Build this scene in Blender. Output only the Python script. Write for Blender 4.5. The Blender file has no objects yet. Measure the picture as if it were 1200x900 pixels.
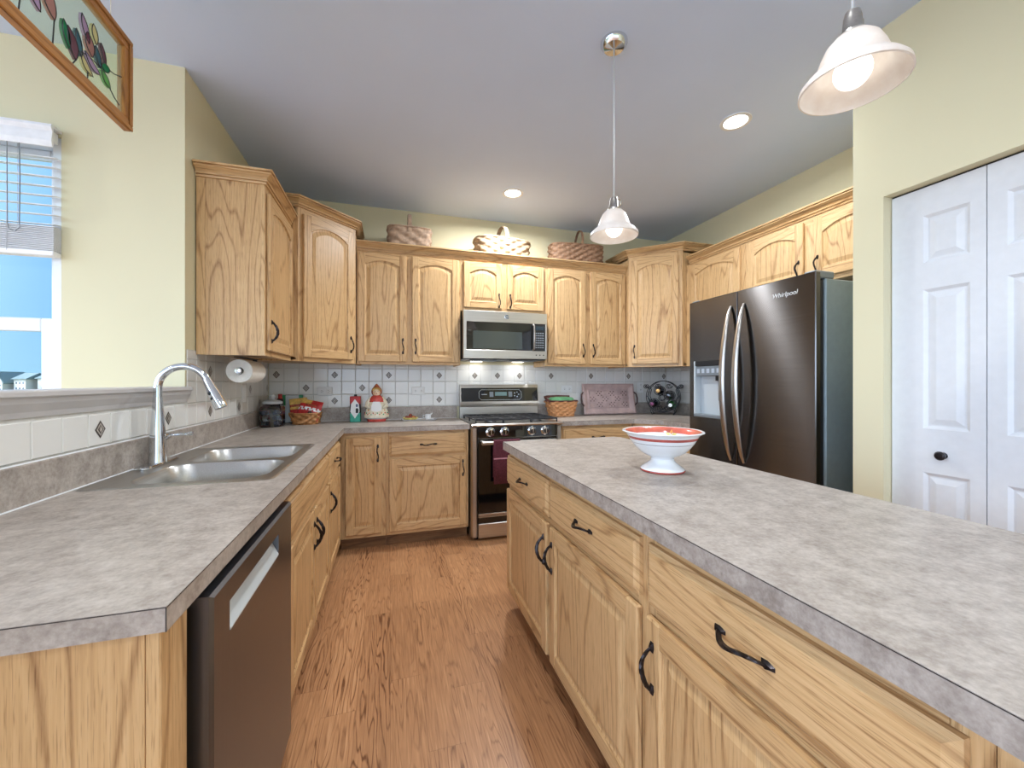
import bpy, bmesh, math, random
from mathutils import Vector, Matrix
random.seed(7)
PI = math.pi
SC = bpy.context.scene
COL = SC.collection

# ------------------------------------------------------------------ camera
cam_data = bpy.data.cameras.new('camera')
cam_data.sensor_fit = 'HORIZONTAL'
cam_data.sensor_width = 36.0
cam_data.lens = 14.1335
cam_data.shift_y = -0.00233
cam_data.clip_start = 0.03
cam_data.clip_end = 600
cam = bpy.data.objects.new('camera', cam_data)
COL.objects.link(cam)
cam.location = (0, 0, 1.25)
cam.rotation_euler = (PI / 2, 0, -math.radians(16.852))
SC.camera = cam

# ------------------------------------------------------------------ view, world, sun
SC.view_settings.view_transform = 'Standard'
SC.view_settings.look = 'None'
SC.view_settings.gamma = 1.0
SC.view_settings.use_curve_mapping = False
SC.view_settings.exposure = 0.14
SKY_STRENGTH = 1.0
SKY_GLOW = 4.4      # brightness of the sky around the (hazy) sun behind the camera
FILL_CAN_POWER = 8.0
KITCHEN_CAN = 28.0
BULB = 2.5

def lin(c):
    return tuple(((v / 255.0) / 12.92 if v / 255.0 <= 0.04045 else (((v / 255.0) + 0.055) / 1.055) ** 2.4) for v in c)
def rgba(c):
    return (*lin(c), 1.0)

world = bpy.data.worlds.new('sky'); SC.world = world
world.use_nodes = True
nt = world.node_tree; nt.nodes.clear()
def N(nt, t, **kw):
    n = nt.nodes.new(t)
    for k, v in kw.items():
        setattr(n, k, v)
    return n
wo = N(nt, 'ShaderNodeOutputWorld'); bg = N(nt, 'ShaderNodeBackground')
tc = N(nt, 'ShaderNodeTexCoord'); sp = N(nt, 'ShaderNodeSeparateXYZ')
nt.links.new(tc.outputs['Generated'], sp.inputs[0])
rp = N(nt, 'ShaderNodeValToRGB')
cr = rp.color_ramp
cr.elements[0].position = 0.0; cr.elements[0].color = rgba((160, 212, 240))
cr.elements[1].position = 0.45; cr.elements[1].color = rgba((96, 166, 230))
e = cr.elements.new(0.12); e.color = rgba((140, 198, 242))
nt.links.new(sp.outputs['Z'], rp.inputs[0])
dot = N(nt, 'ShaderNodeVectorMath', operation='DOT_PRODUCT')
nt.links.new(tc.outputs['Generated'], dot.inputs[0]); dot.inputs[1].default_value = Vector((-0.80, -0.48, 0.36)).normalized()
mr = N(nt, 'ShaderNodeMapRange'); mr.interpolation_type = 'SMOOTHSTEP'
mr.inputs['From Min'].default_value = 0.0; mr.inputs['From Max'].default_value = 1.0
mr.inputs['To Min'].default_value = 0.0; mr.inputs['To Max'].default_value = SKY_GLOW
nt.links.new(dot.outputs['Value'], mr.inputs['Value'])
glow = N(nt, 'ShaderNodeVectorMath', operation='SCALE'); glow.inputs[0].default_value = (0.80, 0.95, 1.20)
nt.links.new(mr.outputs[0], glow.inputs['Scale'])
mul = N(nt, 'ShaderNodeVectorMath', operation='ADD')
nt.links.new(rp.outputs[0], mul.inputs[0]); nt.links.new(glow.outputs[0], mul.inputs[1])
nt.links.new(mul.outputs[0], bg.inputs['Color'])
bg.inputs['Strength'].default_value = SKY_STRENGTH
nt.links.new(bg.outputs[0], wo.inputs[0])

sun_l = bpy.data.lights.new('sun', 'SUN'); sun_l.energy = 3.0; sun_l.angle = 0.02; sun_l.color = (1.0, 0.96, 0.90)
sun = bpy.data.objects.new('sun', sun_l); COL.objects.link(sun)
sun.rotation_euler = Vector((0.52, 0.50, -0.72)).to_track_quat('-Z', 'Y').to_euler()

# ------------------------------------------------------------------ materials
MATS = {}
def new_mat(name):
    m = bpy.data.materials.new(name); m.use_nodes = True
    nt = m.node_tree; b = nt.nodes['Principled BSDF']
    MATS[name] = m
    return m, nt, b
def setin(b, **kw):
    names = dict(color='Base Color', rough='Roughness', metal='Metallic', ior='IOR', trans='Transmission Weight',
                 coat='Coat Weight', coatr='Coat Roughness', spec='Specular IOR Level', emit='Emission Color', es='Emission Strength',
                 alpha='Alpha', sss='Subsurface Weight', aniso='Anisotropic')
    for k, v in kw.items():
        b.inputs[names[k]].default_value = v
def vec_scale(nt, out, s):
    m = N(nt, 'ShaderNodeMapping'); m.inputs['Scale'].default_value = s
    nt.links.new(out, m.inputs['Vector']); return m.outputs[0]
def noise(nt, vec, scale=1.0, detail=3.0, rough=0.5):
    n = N(nt, 'ShaderNodeTexNoise'); n.inputs['Scale'].default_value = scale
    n.inputs['Detail'].default_value = detail; n.inputs['Roughness'].default_value = rough
    if vec is not None: nt.links.new(vec, n.inputs['Vector'])
    return n.outputs['Fac']
def math_n(nt, op, a, b=None, c=None):
    m = N(nt, 'ShaderNodeMath', operation=op)
    for i, v in enumerate((a, b, c)):
        if v is None: continue
        if hasattr(v, 'is_linked'): nt.links.new(v, m.inputs[i])
        else: m.inputs[i].default_value = v
    return m.outputs[0]
def ramp(nt, fac, stops):
    r = N(nt, 'ShaderNodeValToRGB'); nt.links.new(fac, r.inputs[0])
    el = r.color_ramp.elements
    el[0].position, el[0].color = stops[0][0], stops[0][1]
    el[1].position, el[1].color = stops[-1][0], stops[-1][1]
    for p, c in stops[1:-1]:
        q = el.new(p); q.color = c
    return r.outputs[0]
def bump(nt, b, h, strength=0.2, dist=0.002):
    bn = N(nt, 'ShaderNodeBump'); bn.inputs['Strength'].default_value = strength; bn.inputs['Distance'].default_value = dist
    nt.links.new(h, bn.inputs['Height']); nt.links.new(bn.outputs[0], b.inputs['Normal'])

def plain(name, c, rough=0.5, metal=0.0, var=0.0, vs=30.0, **kw):
    m, nt, b = new_mat(name)
    setin(b, color=rgba(c), rough=rough, metal=metal, **kw)
    if var > 0:
        t = N(nt, 'ShaderNodeTexCoord')
        f = noise(nt, t.outputs['Object'], vs, 4)
        d = tuple(max(0, v * (1 - var)) for v in c); l = tuple(min(255, v * (1 + var)) for v in c)
        nt.links.new(ramp(nt, f, [(0.3, rgba(d)), (0.7, rgba(l))]), b.inputs['Base Color'])
    return m

def oak_mat(name, light, mid, dark, rough=0.38):
    m, nt, b = new_mat(name)
    t = N(nt, 'ShaderNodeTexCoord'); uv = t.outputs['UV']
    n1 = noise(nt, vec_scale(nt, uv, (0.5, 4.2, 1)), 1.0, 1.8, 0.4)
    ring = math_n(nt, 'PINGPONG', math_n(nt, 'MULTIPLY', n1, 36.0), 1.0)
    line = math_n(nt, 'SUBTRACT', 1.0, math_n(nt, 'SMOOTH_MIN', math_n(nt, 'MULTIPLY', ring, 3.6), 1.0, 0.2))
    brk = noise(nt, vec_scale(nt, uv, (16, 90, 1)), 1.0, 3, 0.6)
    fine = noise(nt, vec_scale(nt, uv, (5, 150, 1)), 1.0, 4, 0.6)
    pore = noise(nt, vec_scale(nt, uv, (16, 420, 1)), 1.0, 2, 0.5)
    tone = noise(nt, vec_scale(nt, uv, (0.2, 1.5, 1)), 1.0, 1, 0.5)
    f = math_n(nt, 'ADD', math_n(nt, 'MULTIPLY', math_n(nt, 'MULTIPLY', line, brk), 0.58), math_n(nt, 'MULTIPLY', fine, 0.56))
    f = math_n(nt, 'ADD', f, math_n(nt, 'MULTIPLY', math_n(nt, 'SUBTRACT', tone, 0.5), 0.3))
    col = ramp(nt, f, [(0.08, rgba(light)), (0.33, rgba(mid)), (0.74, rgba(dark))])
    mx = N(nt, 'ShaderNodeMix', data_type='RGBA'); mx.blend_type = 'MULTIPLY'
    nt.links.new(col, mx.inputs[6])
    pf = ramp(nt, pore, [(0.30, (0.55, 0.48, 0.40, 1)), (0.44, (1, 1, 1, 1))])
    nt.links.new(pf, mx.inputs[7]); mx.inputs[0].default_value = 0.75
    nt.links.new(mx.outputs[2], b.inputs['Base Color'])
    setin(b, rough=rough, spec=0.4)
    bump(nt, b, fine, 0.12, 0.001)
    return m
OAK = oak_mat('oak', (222, 189, 143), (203, 165, 117), (142, 102, 64))
CROWN = OAK
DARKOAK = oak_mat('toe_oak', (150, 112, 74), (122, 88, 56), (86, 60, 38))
PICTOAK = oak_mat('frame_oak', (196, 142, 82), (172, 118, 62), (120, 76, 36))

def wall_mat(name, c):
    m, nt, b = new_mat(name)
    t = N(nt, 'ShaderNodeTexCoord')
    f = noise(nt, t.outputs['Object'], 2.0, 2)
    nt.links.new(ramp(nt, f, [(0.3, rgba(tuple(v * 0.985 for v in c))), (0.7, rgba(c))]), b.inputs['Base Color'])
    setin(b, rough=0.75, spec=0.25)
    bump(nt, b, noise(nt, t.outputs['Object'], 220, 2), 0.06, 0.001)
    return m
WALL = wall_mat('wall_paint', (226, 219, 186))
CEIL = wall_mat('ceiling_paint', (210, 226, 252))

m, nt, b = new_mat('floor_laminate'); FLOOR = m
t = N(nt, 'ShaderNodeTexCoord'); s = N(nt, 'ShaderNodeSeparateXYZ'); nt.links.new(t.outputs['Object'], s.inputs[0])
px = math_n(nt, 'DIVIDE', s.outputs['X'], 0.125); ix = math_n(nt, 'FLOOR', px)
wn = N(nt, 'ShaderNodeTexWhiteNoise', noise_dimensions='1D'); nt.links.new(ix, wn.inputs['W'])
py = math_n(nt, 'ADD', math_n(nt, 'DIVIDE', s.outputs['Y'], 0.95), math_n(nt, 'MULTIPLY', wn.outputs['Value'], 3.7))
iy = math_n(nt, 'FLOOR', py)
cmb = N(nt, 'ShaderNodeCombineXYZ'); nt.links.new(ix, cmb.inputs[0]); nt.links.new(iy, cmb.inputs[1])
wn2 = N(nt, 'ShaderNodeTexWhiteNoise', noise_dimensions='2D'); nt.links.new(cmb.outputs[0], wn2.inputs['Vector'])
off = math_n(nt, 'MULTIPLY', wn2.outputs['Value'], 37.0)
gv = N(nt, 'ShaderNodeCombineXYZ')
nt.links.new(math_n(nt, 'ADD', s.outputs['X'], off), gv.inputs[0]); nt.links.new(math_n(nt, 'ADD', s.outputs['Y'], off), gv.inputs[1])
n1 = noise(nt, vec_scale(nt, gv.outputs[0], (12, 1.1, 1)), 1, 2.5, 0.5)
ring = math_n(nt, 'PINGPONG', math_n(nt, 'MULTIPLY', n1, 32.0), 1.0)
ring = math_n(nt, 'SUBTRACT', 1.0, math_n(nt, 'SMOOTH_MIN', math_n(nt, 'MULTIPLY', ring, 2.6), 1.0, 0.2))
mask = noise(nt, vec_scale(nt, gv.outputs[0], (6, 0.8, 1)), 1, 1, 0.5)
ring = math_n(nt, 'MULTIPLY', ring, math_n(nt, 'SMOOTH_MAX', math_n(nt, 'SUBTRACT', math_n(nt, 'MULTIPLY', mask, 3.2), 1.05), 0.12, 0.2))
ring = math_n(nt, 'MULTIPLY', ring, noise(nt, vec_scale(nt, gv.outputs[0], (120, 22, 1)), 1, 3, 0.6))
fine = noise(nt, vec_scale(nt, gv.outputs[0], (150, 5, 1)), 1, 3, 0.6)
tone = math_n(nt, 'MULTIPLY', math_n(nt, 'SUBTRACT', wn2.outputs['Value'], 0.5), 0.13)
f = math_n(nt, 'ADD', math_n(nt, 'ADD', math_n(nt, 'MULTIPLY', ring, 0.9), math_n(nt, 'MULTIPLY', fine, 0.78)), tone)
col = ramp(nt, f, [(0.10, rgba((216, 170, 126))), (0.34, rgba((190, 140, 98))), (0.85, rgba((118, 76, 48)))])
sx = math_n(nt, 'LESS_THAN', math_n(nt, 'FRACT', px), 0.018); sy = math_n(nt, 'LESS_THAN', math_n(nt, 'FRACT', py), 0.0025)
seam = math_n(nt, 'MAXIMUM', sx, sy)
mx = N(nt, 'ShaderNodeMix', data_type='RGBA'); nt.links.new(math_n(nt, 'MULTIPLY', seam, 0.28), mx.inputs[0]); nt.links.new(col, mx.inputs[6])
mx.inputs[7].default_value = rgba((90, 58, 36)); nt.links.new(mx.outputs[2], b.inputs['Base Color'])
setin(b, rough=0.36, spec=0.45)

def laminate(name, a, c, d):
    m, nt, b = new_mat(name)
    t = N(nt, 'ShaderNodeTexCoord')
    f1 = noise(nt, t.outputs['Object'], 20, 9, 0.74)
    f2 = noise(nt, t.outputs['Object'], 110, 4, 0.6)
    f3 = noise(nt, t.outputs['Object'], 2.6, 2, 0.5)
    f = math_n(nt, 'ADD', math_n(nt, 'ADD', math_n(nt, 'MULTIPLY', f1, 0.6), math_n(nt, 'MULTIPLY', f2, 0.3)), math_n(nt, 'MULTIPLY', f3, 0.15))
    nt.links.new(ramp(nt, f, [(0.40, rgba(d)), (0.54, rgba(c)), (0.66, rgba(a))]), b.inputs['Base Color'])
    setin(b, rough=0.42, spec=0.45)
    return m
LAM = laminate('counter_laminate', (189, 181, 173), (168, 159, 151), (137, 127, 119))
SEAM = plain('laminate_seam', (58, 52, 50), 0.6)
TILE = plain('ceramic_tile', (230, 230, 227), 0.14, spec=0.6)
GROUT = plain('grout', (214, 214, 210), 0.9, var=0.03, vs=60)
DECO = plain('tile_diamond_dark', (62, 52, 48), 0.3, var=0.4, vs=160)
DECOL = plain('tile_diamond_light', (176, 170, 162), 0.3, var=0.2, vs=160)
WHITEP = plain('white_trim_paint', (226, 228, 230), 0.4, var=0.01)
DOORW = plain('white_door_paint', (226, 229, 233), 0.42, var=0.01)
LEDGE = plain('ledge_paint', (196, 194, 194), 0.45, var=0.02, vs=8)
VINYL = plain('white_vinyl', (232, 236, 240), 0.35, var=0.01)
BLIND = plain('blind_slat_white', (242, 243, 246), 0.5, var=0.02)

def brushed(name, c, rough=0.3, axis='z', amt=0.25):
    m, nt, b = new_mat(name)
    t = N(nt, 'ShaderNodeTexCoord')
    sc = {'z': (220, 220, 3), 'x': (3, 220, 220), 'y': (220, 3, 220)}[axis]
    f = noise(nt, vec_scale(nt, t.outputs['Object'], sc), 1, 2, 0.5)
    nt.links.new(ramp(nt, f, [(0.2, rgba(tuple(v * 0.94 for v in c))), (0.8, rgba(tuple(min(255, v * 1.04) for v in c)))]), b.inputs['Base Color'])
    nt.links.new(math_n(nt, 'ADD', math_n(nt, 'MULTIPLY', f, amt * 0.3), rough), b.inputs['Roughness'])
    setin(b, metal=1.0)
    return m
STEEL = brushed('stainless_steel', (196, 192, 186), 0.26, 'x')
FRIDGE = brushed('fridge_steel', (108, 106, 106), 0.24, 'y', 0.05)
_t = FRIDGE.node_tree; _tg = N(_t, 'ShaderNodeTangent', direction_type='UV_MAP'); _tg.uv_map = 'UVMap'
_t.links.new(_tg.outputs[0], _t.nodes['Principled BSDF'].inputs['Tangent']); setin(_t.nodes['Principled BSDF'], aniso=1.0)
FRSIDE = plain('fridge_side_grey', (134, 150, 160), 0.4, metal=0.2, var=0.02)
DWSTEEL = brushed('dishwasher_steel', (116, 121, 132), 0.27, 'z')
SINK = brushed('sink_steel', (190, 190, 188), 0.3, 'y')
CHROME = plain('chrome', (222, 226, 230), 0.07, metal=1.0)
BRONZE = plain('dark_bronze', (52, 48, 50), 0.32, metal=0.8, var=0.25, vs=80)
IRON = plain('cast_iron', (34, 34, 38), 0.5, var=0.2)
BLACKG = plain('black_glass', (10, 11, 13), 0.06, coat=0.5)
DARKP = plain('black_plastic', (24, 25, 28), 0.4)
GREYP = plain('grey_plastic', (120, 128, 134), 0.4)
LGREY = plain('light_grey_plastic', (196, 204, 208), 0.35)
DISPLAY = plain('lcd_display', (112, 140, 140), 0.25)
KEYS = plain('key_print', (176, 186, 198), 0.5)
WICKER_GREY = plain('wicker_greybrown', (172, 146, 124), 0.7, var=0.12, vs=45)
WICKER_PALE = plain('wicker_pale', (164, 142, 116), 0.7, var=0.1, vs=45)
WICKER_DARK = plain('wicker_brown', (142, 110, 86), 0.7, var=0.14, vs=45)
WICKER_ORANGE = plain('wicker_honey', (206, 148, 98), 0.6, var=0.1, vs=50)
WICKER_OLD = plain('wicker_amber', (168, 118, 70), 0.6, var=0.1, vs=50)
WICKER_TRIM = plain('wicker_dark_trim', (96, 54, 44), 0.6, var=0.2)
CERAMIC = plain('white_glaze', (236, 238, 240), 0.14, coat=0.4)
CORAL = plain('coral_glaze', (206, 104, 86), 0.2, var=0.12, vs=18, coat=0.3)
CORALD = plain('terracotta_glaze', (176, 84, 76), 0.25, var=0.1, vs=18)
ORANGEG = plain('orange_glaze', (232, 160, 92), 0.2)
GREYLINE = plain('grey_glaze_line', (112, 100, 100), 0.3)
RED = plain('red_print', (178, 42, 44), 0.4, var=0.15)
REDCER = plain('red_ceramic', (202, 78, 70), 0.25, var=0.12, vs=40)
TEAL = plain('teal_print', (60, 168, 146), 0.4, var=0.08)
CREAM = plain('cream_ceramic', (236, 228, 204), 0.22, var=0.05, vs=60)
SKINC = plain('pale_ceramic', (238, 214, 184), 0.25)
GREENP = plain('green_print', (34, 138, 84), 0.4, var=0.1)
GREENC = plain('pale_green_cloth', (112, 182, 128), 0.6, var=0.12)
MAROON = plain('maroon_towel', (86, 36, 48), 0.9, var=0.2, vs=120)
PINKT = plain('pink_stripe', (196, 140, 150), 0.9)
PAPER = plain('paper_towel', (238, 236, 230), 0.9, var=0.02, vs=60)
YELLOW = plain('yellow_glaze', (226, 214, 128), 0.3, var=0.1)
BROWNC = plain('candy_brown', (142, 66, 50), 0.35, var=0.4, vs=90)
NAVY = plain('navy_wrapper', (74, 82, 112), 0.35, var=0.35, vs=60)
MAUVE = plain('mauve_wrapper', (140, 88, 98), 0.35, var=0.3, vs=60)
TAN = plain('tan_wrapper', (196, 160, 84), 0.4, var=0.2)
TRAYW = plain('carved_pinkish_wood', (186, 162, 158), 0.6, var=0.08, vs=14)
TRAYD = plain('carved_wood_recess', (84, 66, 66), 0.7, var=0.2, vs=60)
GOLD = plain('gold_foil', (206, 160, 96), 0.3, metal=0.6)
WINEDK = plain('dark_bottle_glass', (22, 20, 34), 0.08, coat=0.4)
WINEPK = plain('plum_foil', (112, 50, 84), 0.3, metal=0.3)
WINEGR = plain('green_bottle_glass', (26, 124, 52), 0.08, coat=0.4)
BLACK = plain('black_print', (26, 24, 28), 0.4)
LEAD = plain('lead_came', (52, 54, 58), 0.4, metal=0.7)
CORD = plain('cord_white', (206, 210, 214), 0.5)
OUTLET = plain('outlet_white', (232, 234, 234), 0.35)
SLOT = plain('outlet_slot', (70, 72, 76), 0.6)
GRASS = plain('outdoor_grass', (134, 132, 92), 0.9, var=0.2, vs=0.2)
SIDING = plain('white_siding', (226, 220, 212), 0.7, var=0.03)
SHINGLE = plain('grey_shingles', (122, 136, 132), 0.8, var=0.12, vs=2)
BARK = plain('branch_bark', (92, 80, 76), 0.9)
LEAFG = plain('shrub_green', (84, 104, 60), 0.9, var=0.3, vs=3)
HWIN = plain('house_window', (110, 120, 130), 0.2)

def glass_mat(name, c=(255, 255, 255), rough=0.0, ior=1.45, mixt=0.0):
    m, nt, b = new_mat(name)
    setin(b, color=rgba(c), rough=rough, ior=ior, trans=1.0)
    return m
GLASS = glass_mat('clear_glass', (244, 248, 248))
def thin_glass(name, c, gl=0.08):
    m = bpy.data.materials.new(name); m.use_nodes = True; nt = m.node_tree; nt.nodes.clear()
    o = N(nt, 'ShaderNodeOutputMaterial'); mx = N(nt, 'ShaderNodeMixShader'); tr = N(nt, 'ShaderNodeBsdfTransparent'); g = N(nt, 'ShaderNodeBsdfGlossy')
    tr.inputs[0].default_value = rgba(c); g.inputs['Roughness'].default_value = 0.02
    fr = N(nt, 'ShaderNodeFresnel'); fr.inputs[0].default_value = 1.12
    nt.links.new(fr.outputs[0], mx.inputs[0]); nt.links.new(tr.outputs[0], mx.inputs[1]); nt.links.new(g.outputs[0], mx.inputs[2])
    nt.links.new(mx.outputs[0], o.inputs[0]); return m
PANE = thin_glass('window_pane', (250, 252, 253))
def stain(name, c, t=0.6):
    m = bpy.data.materials.new(name); m.use_nodes = True; nt = m.node_tree; nt.nodes.clear()
    o = N(nt, 'ShaderNodeOutputMaterial'); mx = N(nt, 'ShaderNodeMixShader'); tr = N(nt, 'ShaderNodeBsdfTransparent'); g = N(nt, 'ShaderNodeBsdfPrincipled')
    tr.inputs[0].default_value = rgba(c); g.inputs['Base Color'].default_value = rgba(c); g.inputs['Roughness'].default_value = 0.15
    mx.inputs[0].default_value = 1 - t
    nt.links.new(tr.outputs[0], mx.inputs[1]); nt.links.new(g.outputs[0], mx.inputs[2]); nt.links.new(mx.outputs[0], o.inputs[0]); return m
SG_CLEAR = stain('stained_clear', (238, 246, 236), 0.85)
SG_PLUM = stain('stained_plum', (150, 104, 118), 0.55)
SG_LILAC = stain('stained_lilac', (206, 180, 214), 0.5)
SG_CREAM = stain('stained_cream', (238, 228, 180), 0.5)
SG_GREEN = stain('stained_green', (50, 160, 106), 0.5)
SG_LGREEN = stain('stained_light_green', (140, 206, 130), 0.55)
SG_TEAL = stain('stained_teal', (84, 132, 146), 0.5)
SG_ROSE = stain('stained_rose', (206, 158, 150), 0.5)

m, nt, b = new_mat('alabaster_glass'); SHADE = m
t = N(nt, 'ShaderNodeTexCoord'); f = noise(nt, t.outputs['Object'], 22, 4, 0.6)
nt.links.new(ramp(nt, f, [(0.35, rgba((236, 228, 222))), (0.65, rgba((250, 247, 243)))]), b.inputs['Base Color'])
setin(b, rough=0.3)
tl = N(nt, 'ShaderNodeBsdfTranslucent'); tl.inputs[0].default_value = rgba((246, 236, 226))
mx = N(nt, 'ShaderNodeMixShader'); mx.inputs[0].default_value = 0.35
nt.links.new(b.outputs[0], mx.inputs[1]); nt.links.new(tl.outputs[0], mx.inputs[2])
nt.links.new(mx.outputs[0], nt.nodes['Material Output'].inputs[0])
def emitter(name, c, s):
    m = bpy.data.materials.new(name); m.use_nodes = True; nt = m.node_tree; nt.nodes.clear()
    o = N(nt, 'ShaderNodeOutputMaterial'); e = N(nt, 'ShaderNodeEmission'); e.inputs[0].default_value = rgba(c); e.inputs[1].default_value = s
    nt.links.new(e.outputs[0], o.inputs[0]); return m
BULBM = emitter('lit_bulb', (255, 250, 240), BULB)
CANM = emitter('lit_can_lens', (255, 246, 232), 12.0)

# ------------------------------------------------------------------ mesh building
AX = {'x': 0, 'y': 1, 'z': 2}
class MB:
    def __init__(s, M=None):
        s.bm = bmesh.new(); s.uv = s.bm.loops.layers.uv.new('UVMap'); s.mats = []; s.M = M or Matrix.Identity(4)
    def mi(s, m):
        if m not in s.mats: s.mats.append(m)
        return s.mats.index(m)
    def v(s, p): return s.bm.verts.new(s.M @ Vector(p))
    def f(s, vs, m, uvs=None, smooth=False):
        try: f = s.bm.faces.new(vs)
        except ValueError: return None
        f.material_index = s.mi(m); f.smooth = smooth
        if uvs:
            for l, q in zip(f.loops, uvs): l[s.uv].uv = q
        return f
    def poly(s, pts, m, g='z', smooth=False, off=None):
        ou, ov = off or (random.uniform(0, 40), random.uniform(0, 40))
        a = AX[g]; o = [i for i in range(3) if i != a]
        return s.f([s.v(p) for p in pts], m, [(p[a] + ou, p[o[0]] + p[o[1]] + ov) for p in pts], smooth)
    def box(s, x0, x1, y0, y1, z0, z1, m, g='z', b=0.0):
        lo = (min(x0, x1), min(y0, y1), min(z0, z1)); hi = (max(x0, x1), max(y0, y1), max(z0, z1))
        b = min(b, 0.45 * min(hi[i] - lo[i] for i in range(3)))
        ou, ov = random.uniform(0, 40), random.uniform(0, 40)
        ga = AX[g]; o = [i for i in range(3) if i != ga]
        def UV(p, a):
            if a == ga: return (p[o[0]] + ou, p[o[1]] * 1.0 + ov)
            return (p[ga] + ou, p[o[0]] + p[o[1]] + ov)
        def co(sg, a):
            p = []
            for i in range(3):
                q = hi[i] if sg[i] > 0 else lo[i]
                if b > 0 and i != a: q -= b * sg[i]
                p.append(q)
            return tuple(p)
        V = {}; P = {}
        for sx in (-1, 1):
            for sy in (-1, 1):
                for sz in (-1, 1):
                    sg = (sx, sy, sz)
                    if b > 0:
                        for a in range(3):
                            P[sg, a] = co(sg, a); V[sg, a] = s.v(P[sg, a])
                    else:
                        p = co(sg, 0); vv = s.v(p)
                        for a in range(3): P[sg, a] = p; V[sg, a] = vv
        def F(keys, a):
            vs = [V[k] for k in keys]
            s.f(vs, m, [UV(P[k], a) for k in keys])
        for a in range(3):
            i, j = [(1, 2), (2, 0), (0, 1)][a]
            for sa in (-1, 1):
                ks = []
                for (si, sj) in ((-1, -1), (1, -1), (1, 1), (-1, 1)):
                    sg = [0, 0, 0]; sg[a] = sa; sg[i] = si; sg[j] = sj; ks.append((tuple(sg), a))
                if sa < 0: ks.reverse()
                F(ks, a)
        if b > 0:
            for a in range(3):          # edges running along axis a
                i, j = [(1, 2), (2, 0), (0, 1)][a]
                for si in (-1, 1):
                    for sj in (-1, 1):
                        def K(sa, ax):
                            sg = [0, 0, 0]; sg[a] = sa; sg[i] = si; sg[j] = sj; return (tuple(sg), ax)
                        F([K(-1, i), K(1, i), K(1, j), K(-1, j)], i)
            for sx in (-1, 1):
                for sy in (-1, 1):
                    for sz in (-1, 1):
                        F([((sx, sy, sz), 0), ((sx, sy, sz), 1), ((sx, sy, sz), 2)], 0)
    def prism(s, pts, axis, a0, a1, m, g='z', smooth=False, cap_m=None):
        """pts: 2D outline in the two other axes (in order), extruded along axis."""
        a = AX[axis]; o = [i for i in range(3) if i != a]
        def P(q, t):
            r = [0, 0, 0]; r[a] = t; r[o[0]] = q[0]; r[o[1]] = q[1]; return tuple(r)
        off = (random.uniform(0, 40), random.uniform(0, 40)); ga = AX[g]; oo = [i for i in range(3) if i != ga]
        U = lambda p: (p[ga] + off[0], p[oo[0]] + p[oo[1]] + off[1])
        A = [P(q, a0) for q in pts]; B = [P(q, a1) for q in pts]
        va = [s.v(p) for p in A]; vb = [s.v(p) for p in B]
        n = len(pts)
        s.f(va[::-1], cap_m or m, [U(p) for p in A[::-1]]); s.f(vb, cap_m or m, [U(p) for p in B])
        for k in range(n):
            q = (k + 1) % n
            s.f([va[k], va[q], vb[q], vb[k]], m, [U(A[k]), U(A[q]), U(B[q]), U(B[k])], smooth)
    def loft(s, rings, m, closed=True, smooth=False, cap0=False, cap1=False, g='z', ms=None):
        off = (random.uniform(0, 40), random.uniform(0, 40)); ga = AX[g]; oo = [i for i in range(3) if i != ga]
        U = lambda p: (p[ga] + off[0], p[oo[0]] + p[oo[1]] + off[1])
        VR = [[s.v(p) for p in r] for r in rings]
        n = len(rings[0])
        for k in range(len(rings) - 1):
            mm = ms[k] if ms else m
            for i in range(n if closed else n - 1):
                j = (i + 1) % n
                s.f([VR[k][i], VR[k][j], VR[k + 1][j], VR[k + 1][i]], mm, [U(rings[k][i]), U(rings[k][j]), U(rings[k + 1][j]), U(rings[k + 1][i])], smooth)
        if cap0: s.f(VR[0][::-1], ms[0] if ms else m, [U(p) for p in rings[0][::-1]])
        if cap1: s.f(VR[-1], ms[-1] if ms else m, [U(p) for p in rings[-1]])
    def lathe(s, prof, c, m, n=32, ms=None, smooth=True, caps=(False, False), axis='z'):
        rings = []
        for r, z in prof:
            ring = []
            for k in range(n):
                a = 2 * PI * k / n
                q = (r * math.cos(a), r * math.sin(a), z)
                if axis == 'y': q = (q[0], q[2], q[1])
                if axis == 'x': q = (q[2], q[0], q[1])
                ring.append((c[0] + q[0], c[1] + q[1], c[2] + q[2]))
            rings.append(ring)
        s.loft(rings, m, True, smooth, caps[0], caps[1], ms=ms)
    def tube(s, pts, r, m, n=8, closed=False, caps=True, rr=None, flat=1.0, twist=0.0, up=None):
        pts = [Vector(p) for p in pts]; K = len(pts)
        T = []
        for i in range(K):
            a = pts[(i - 1) % K] if (closed or i > 0) else pts[i]; c = pts[(i + 1) % K] if (closed or i < K - 1) else pts[i]
            T.append((c - a).normalized())
        u = Vector(up) if up else (Vector((0, 0, 1)) if abs(T[0].z) < 0.9 else Vector((1, 0, 0)))
        nrm = (u - T[0] * u.dot(T[0])).normalized(); rings = []
        for i in range(K):
            nrm = (nrm - T[i] * nrm.dot(T[i])).normalized(); bn = T[i].cross(nrm)
            rad = rr[i] if rr else r; ring = []
            for k in range(n):
                a = 2 * PI * k / n + twist * i
                ring.append(tuple(pts[i] + nrm * (rad * math.cos(a)) + bn * (rad * flat * math.sin(a))))
            rings.append(ring)
        if closed: rings.append(rings[0])
        s.loft(rings, m, True, True, caps and not closed, caps and not closed, g='x')
    def sphere(s, c, r, m, n=16, k=10, sc=(1, 1, 1)):
        prof = [(max(1e-4, math.sin(PI * i / k)), -math.cos(PI * i / k)) for i in range(k + 1)]
        rings = [[(c[0] + r * sc[0] * p * math.cos(2 * PI * j / n), c[1] + r * sc[1] * p * math.sin(2 * PI * j / n), c[2] + r * sc[2] * z) for j in range(n)] for p, z in prof]
        s.loft(rings, m, True, True, True, True)
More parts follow.
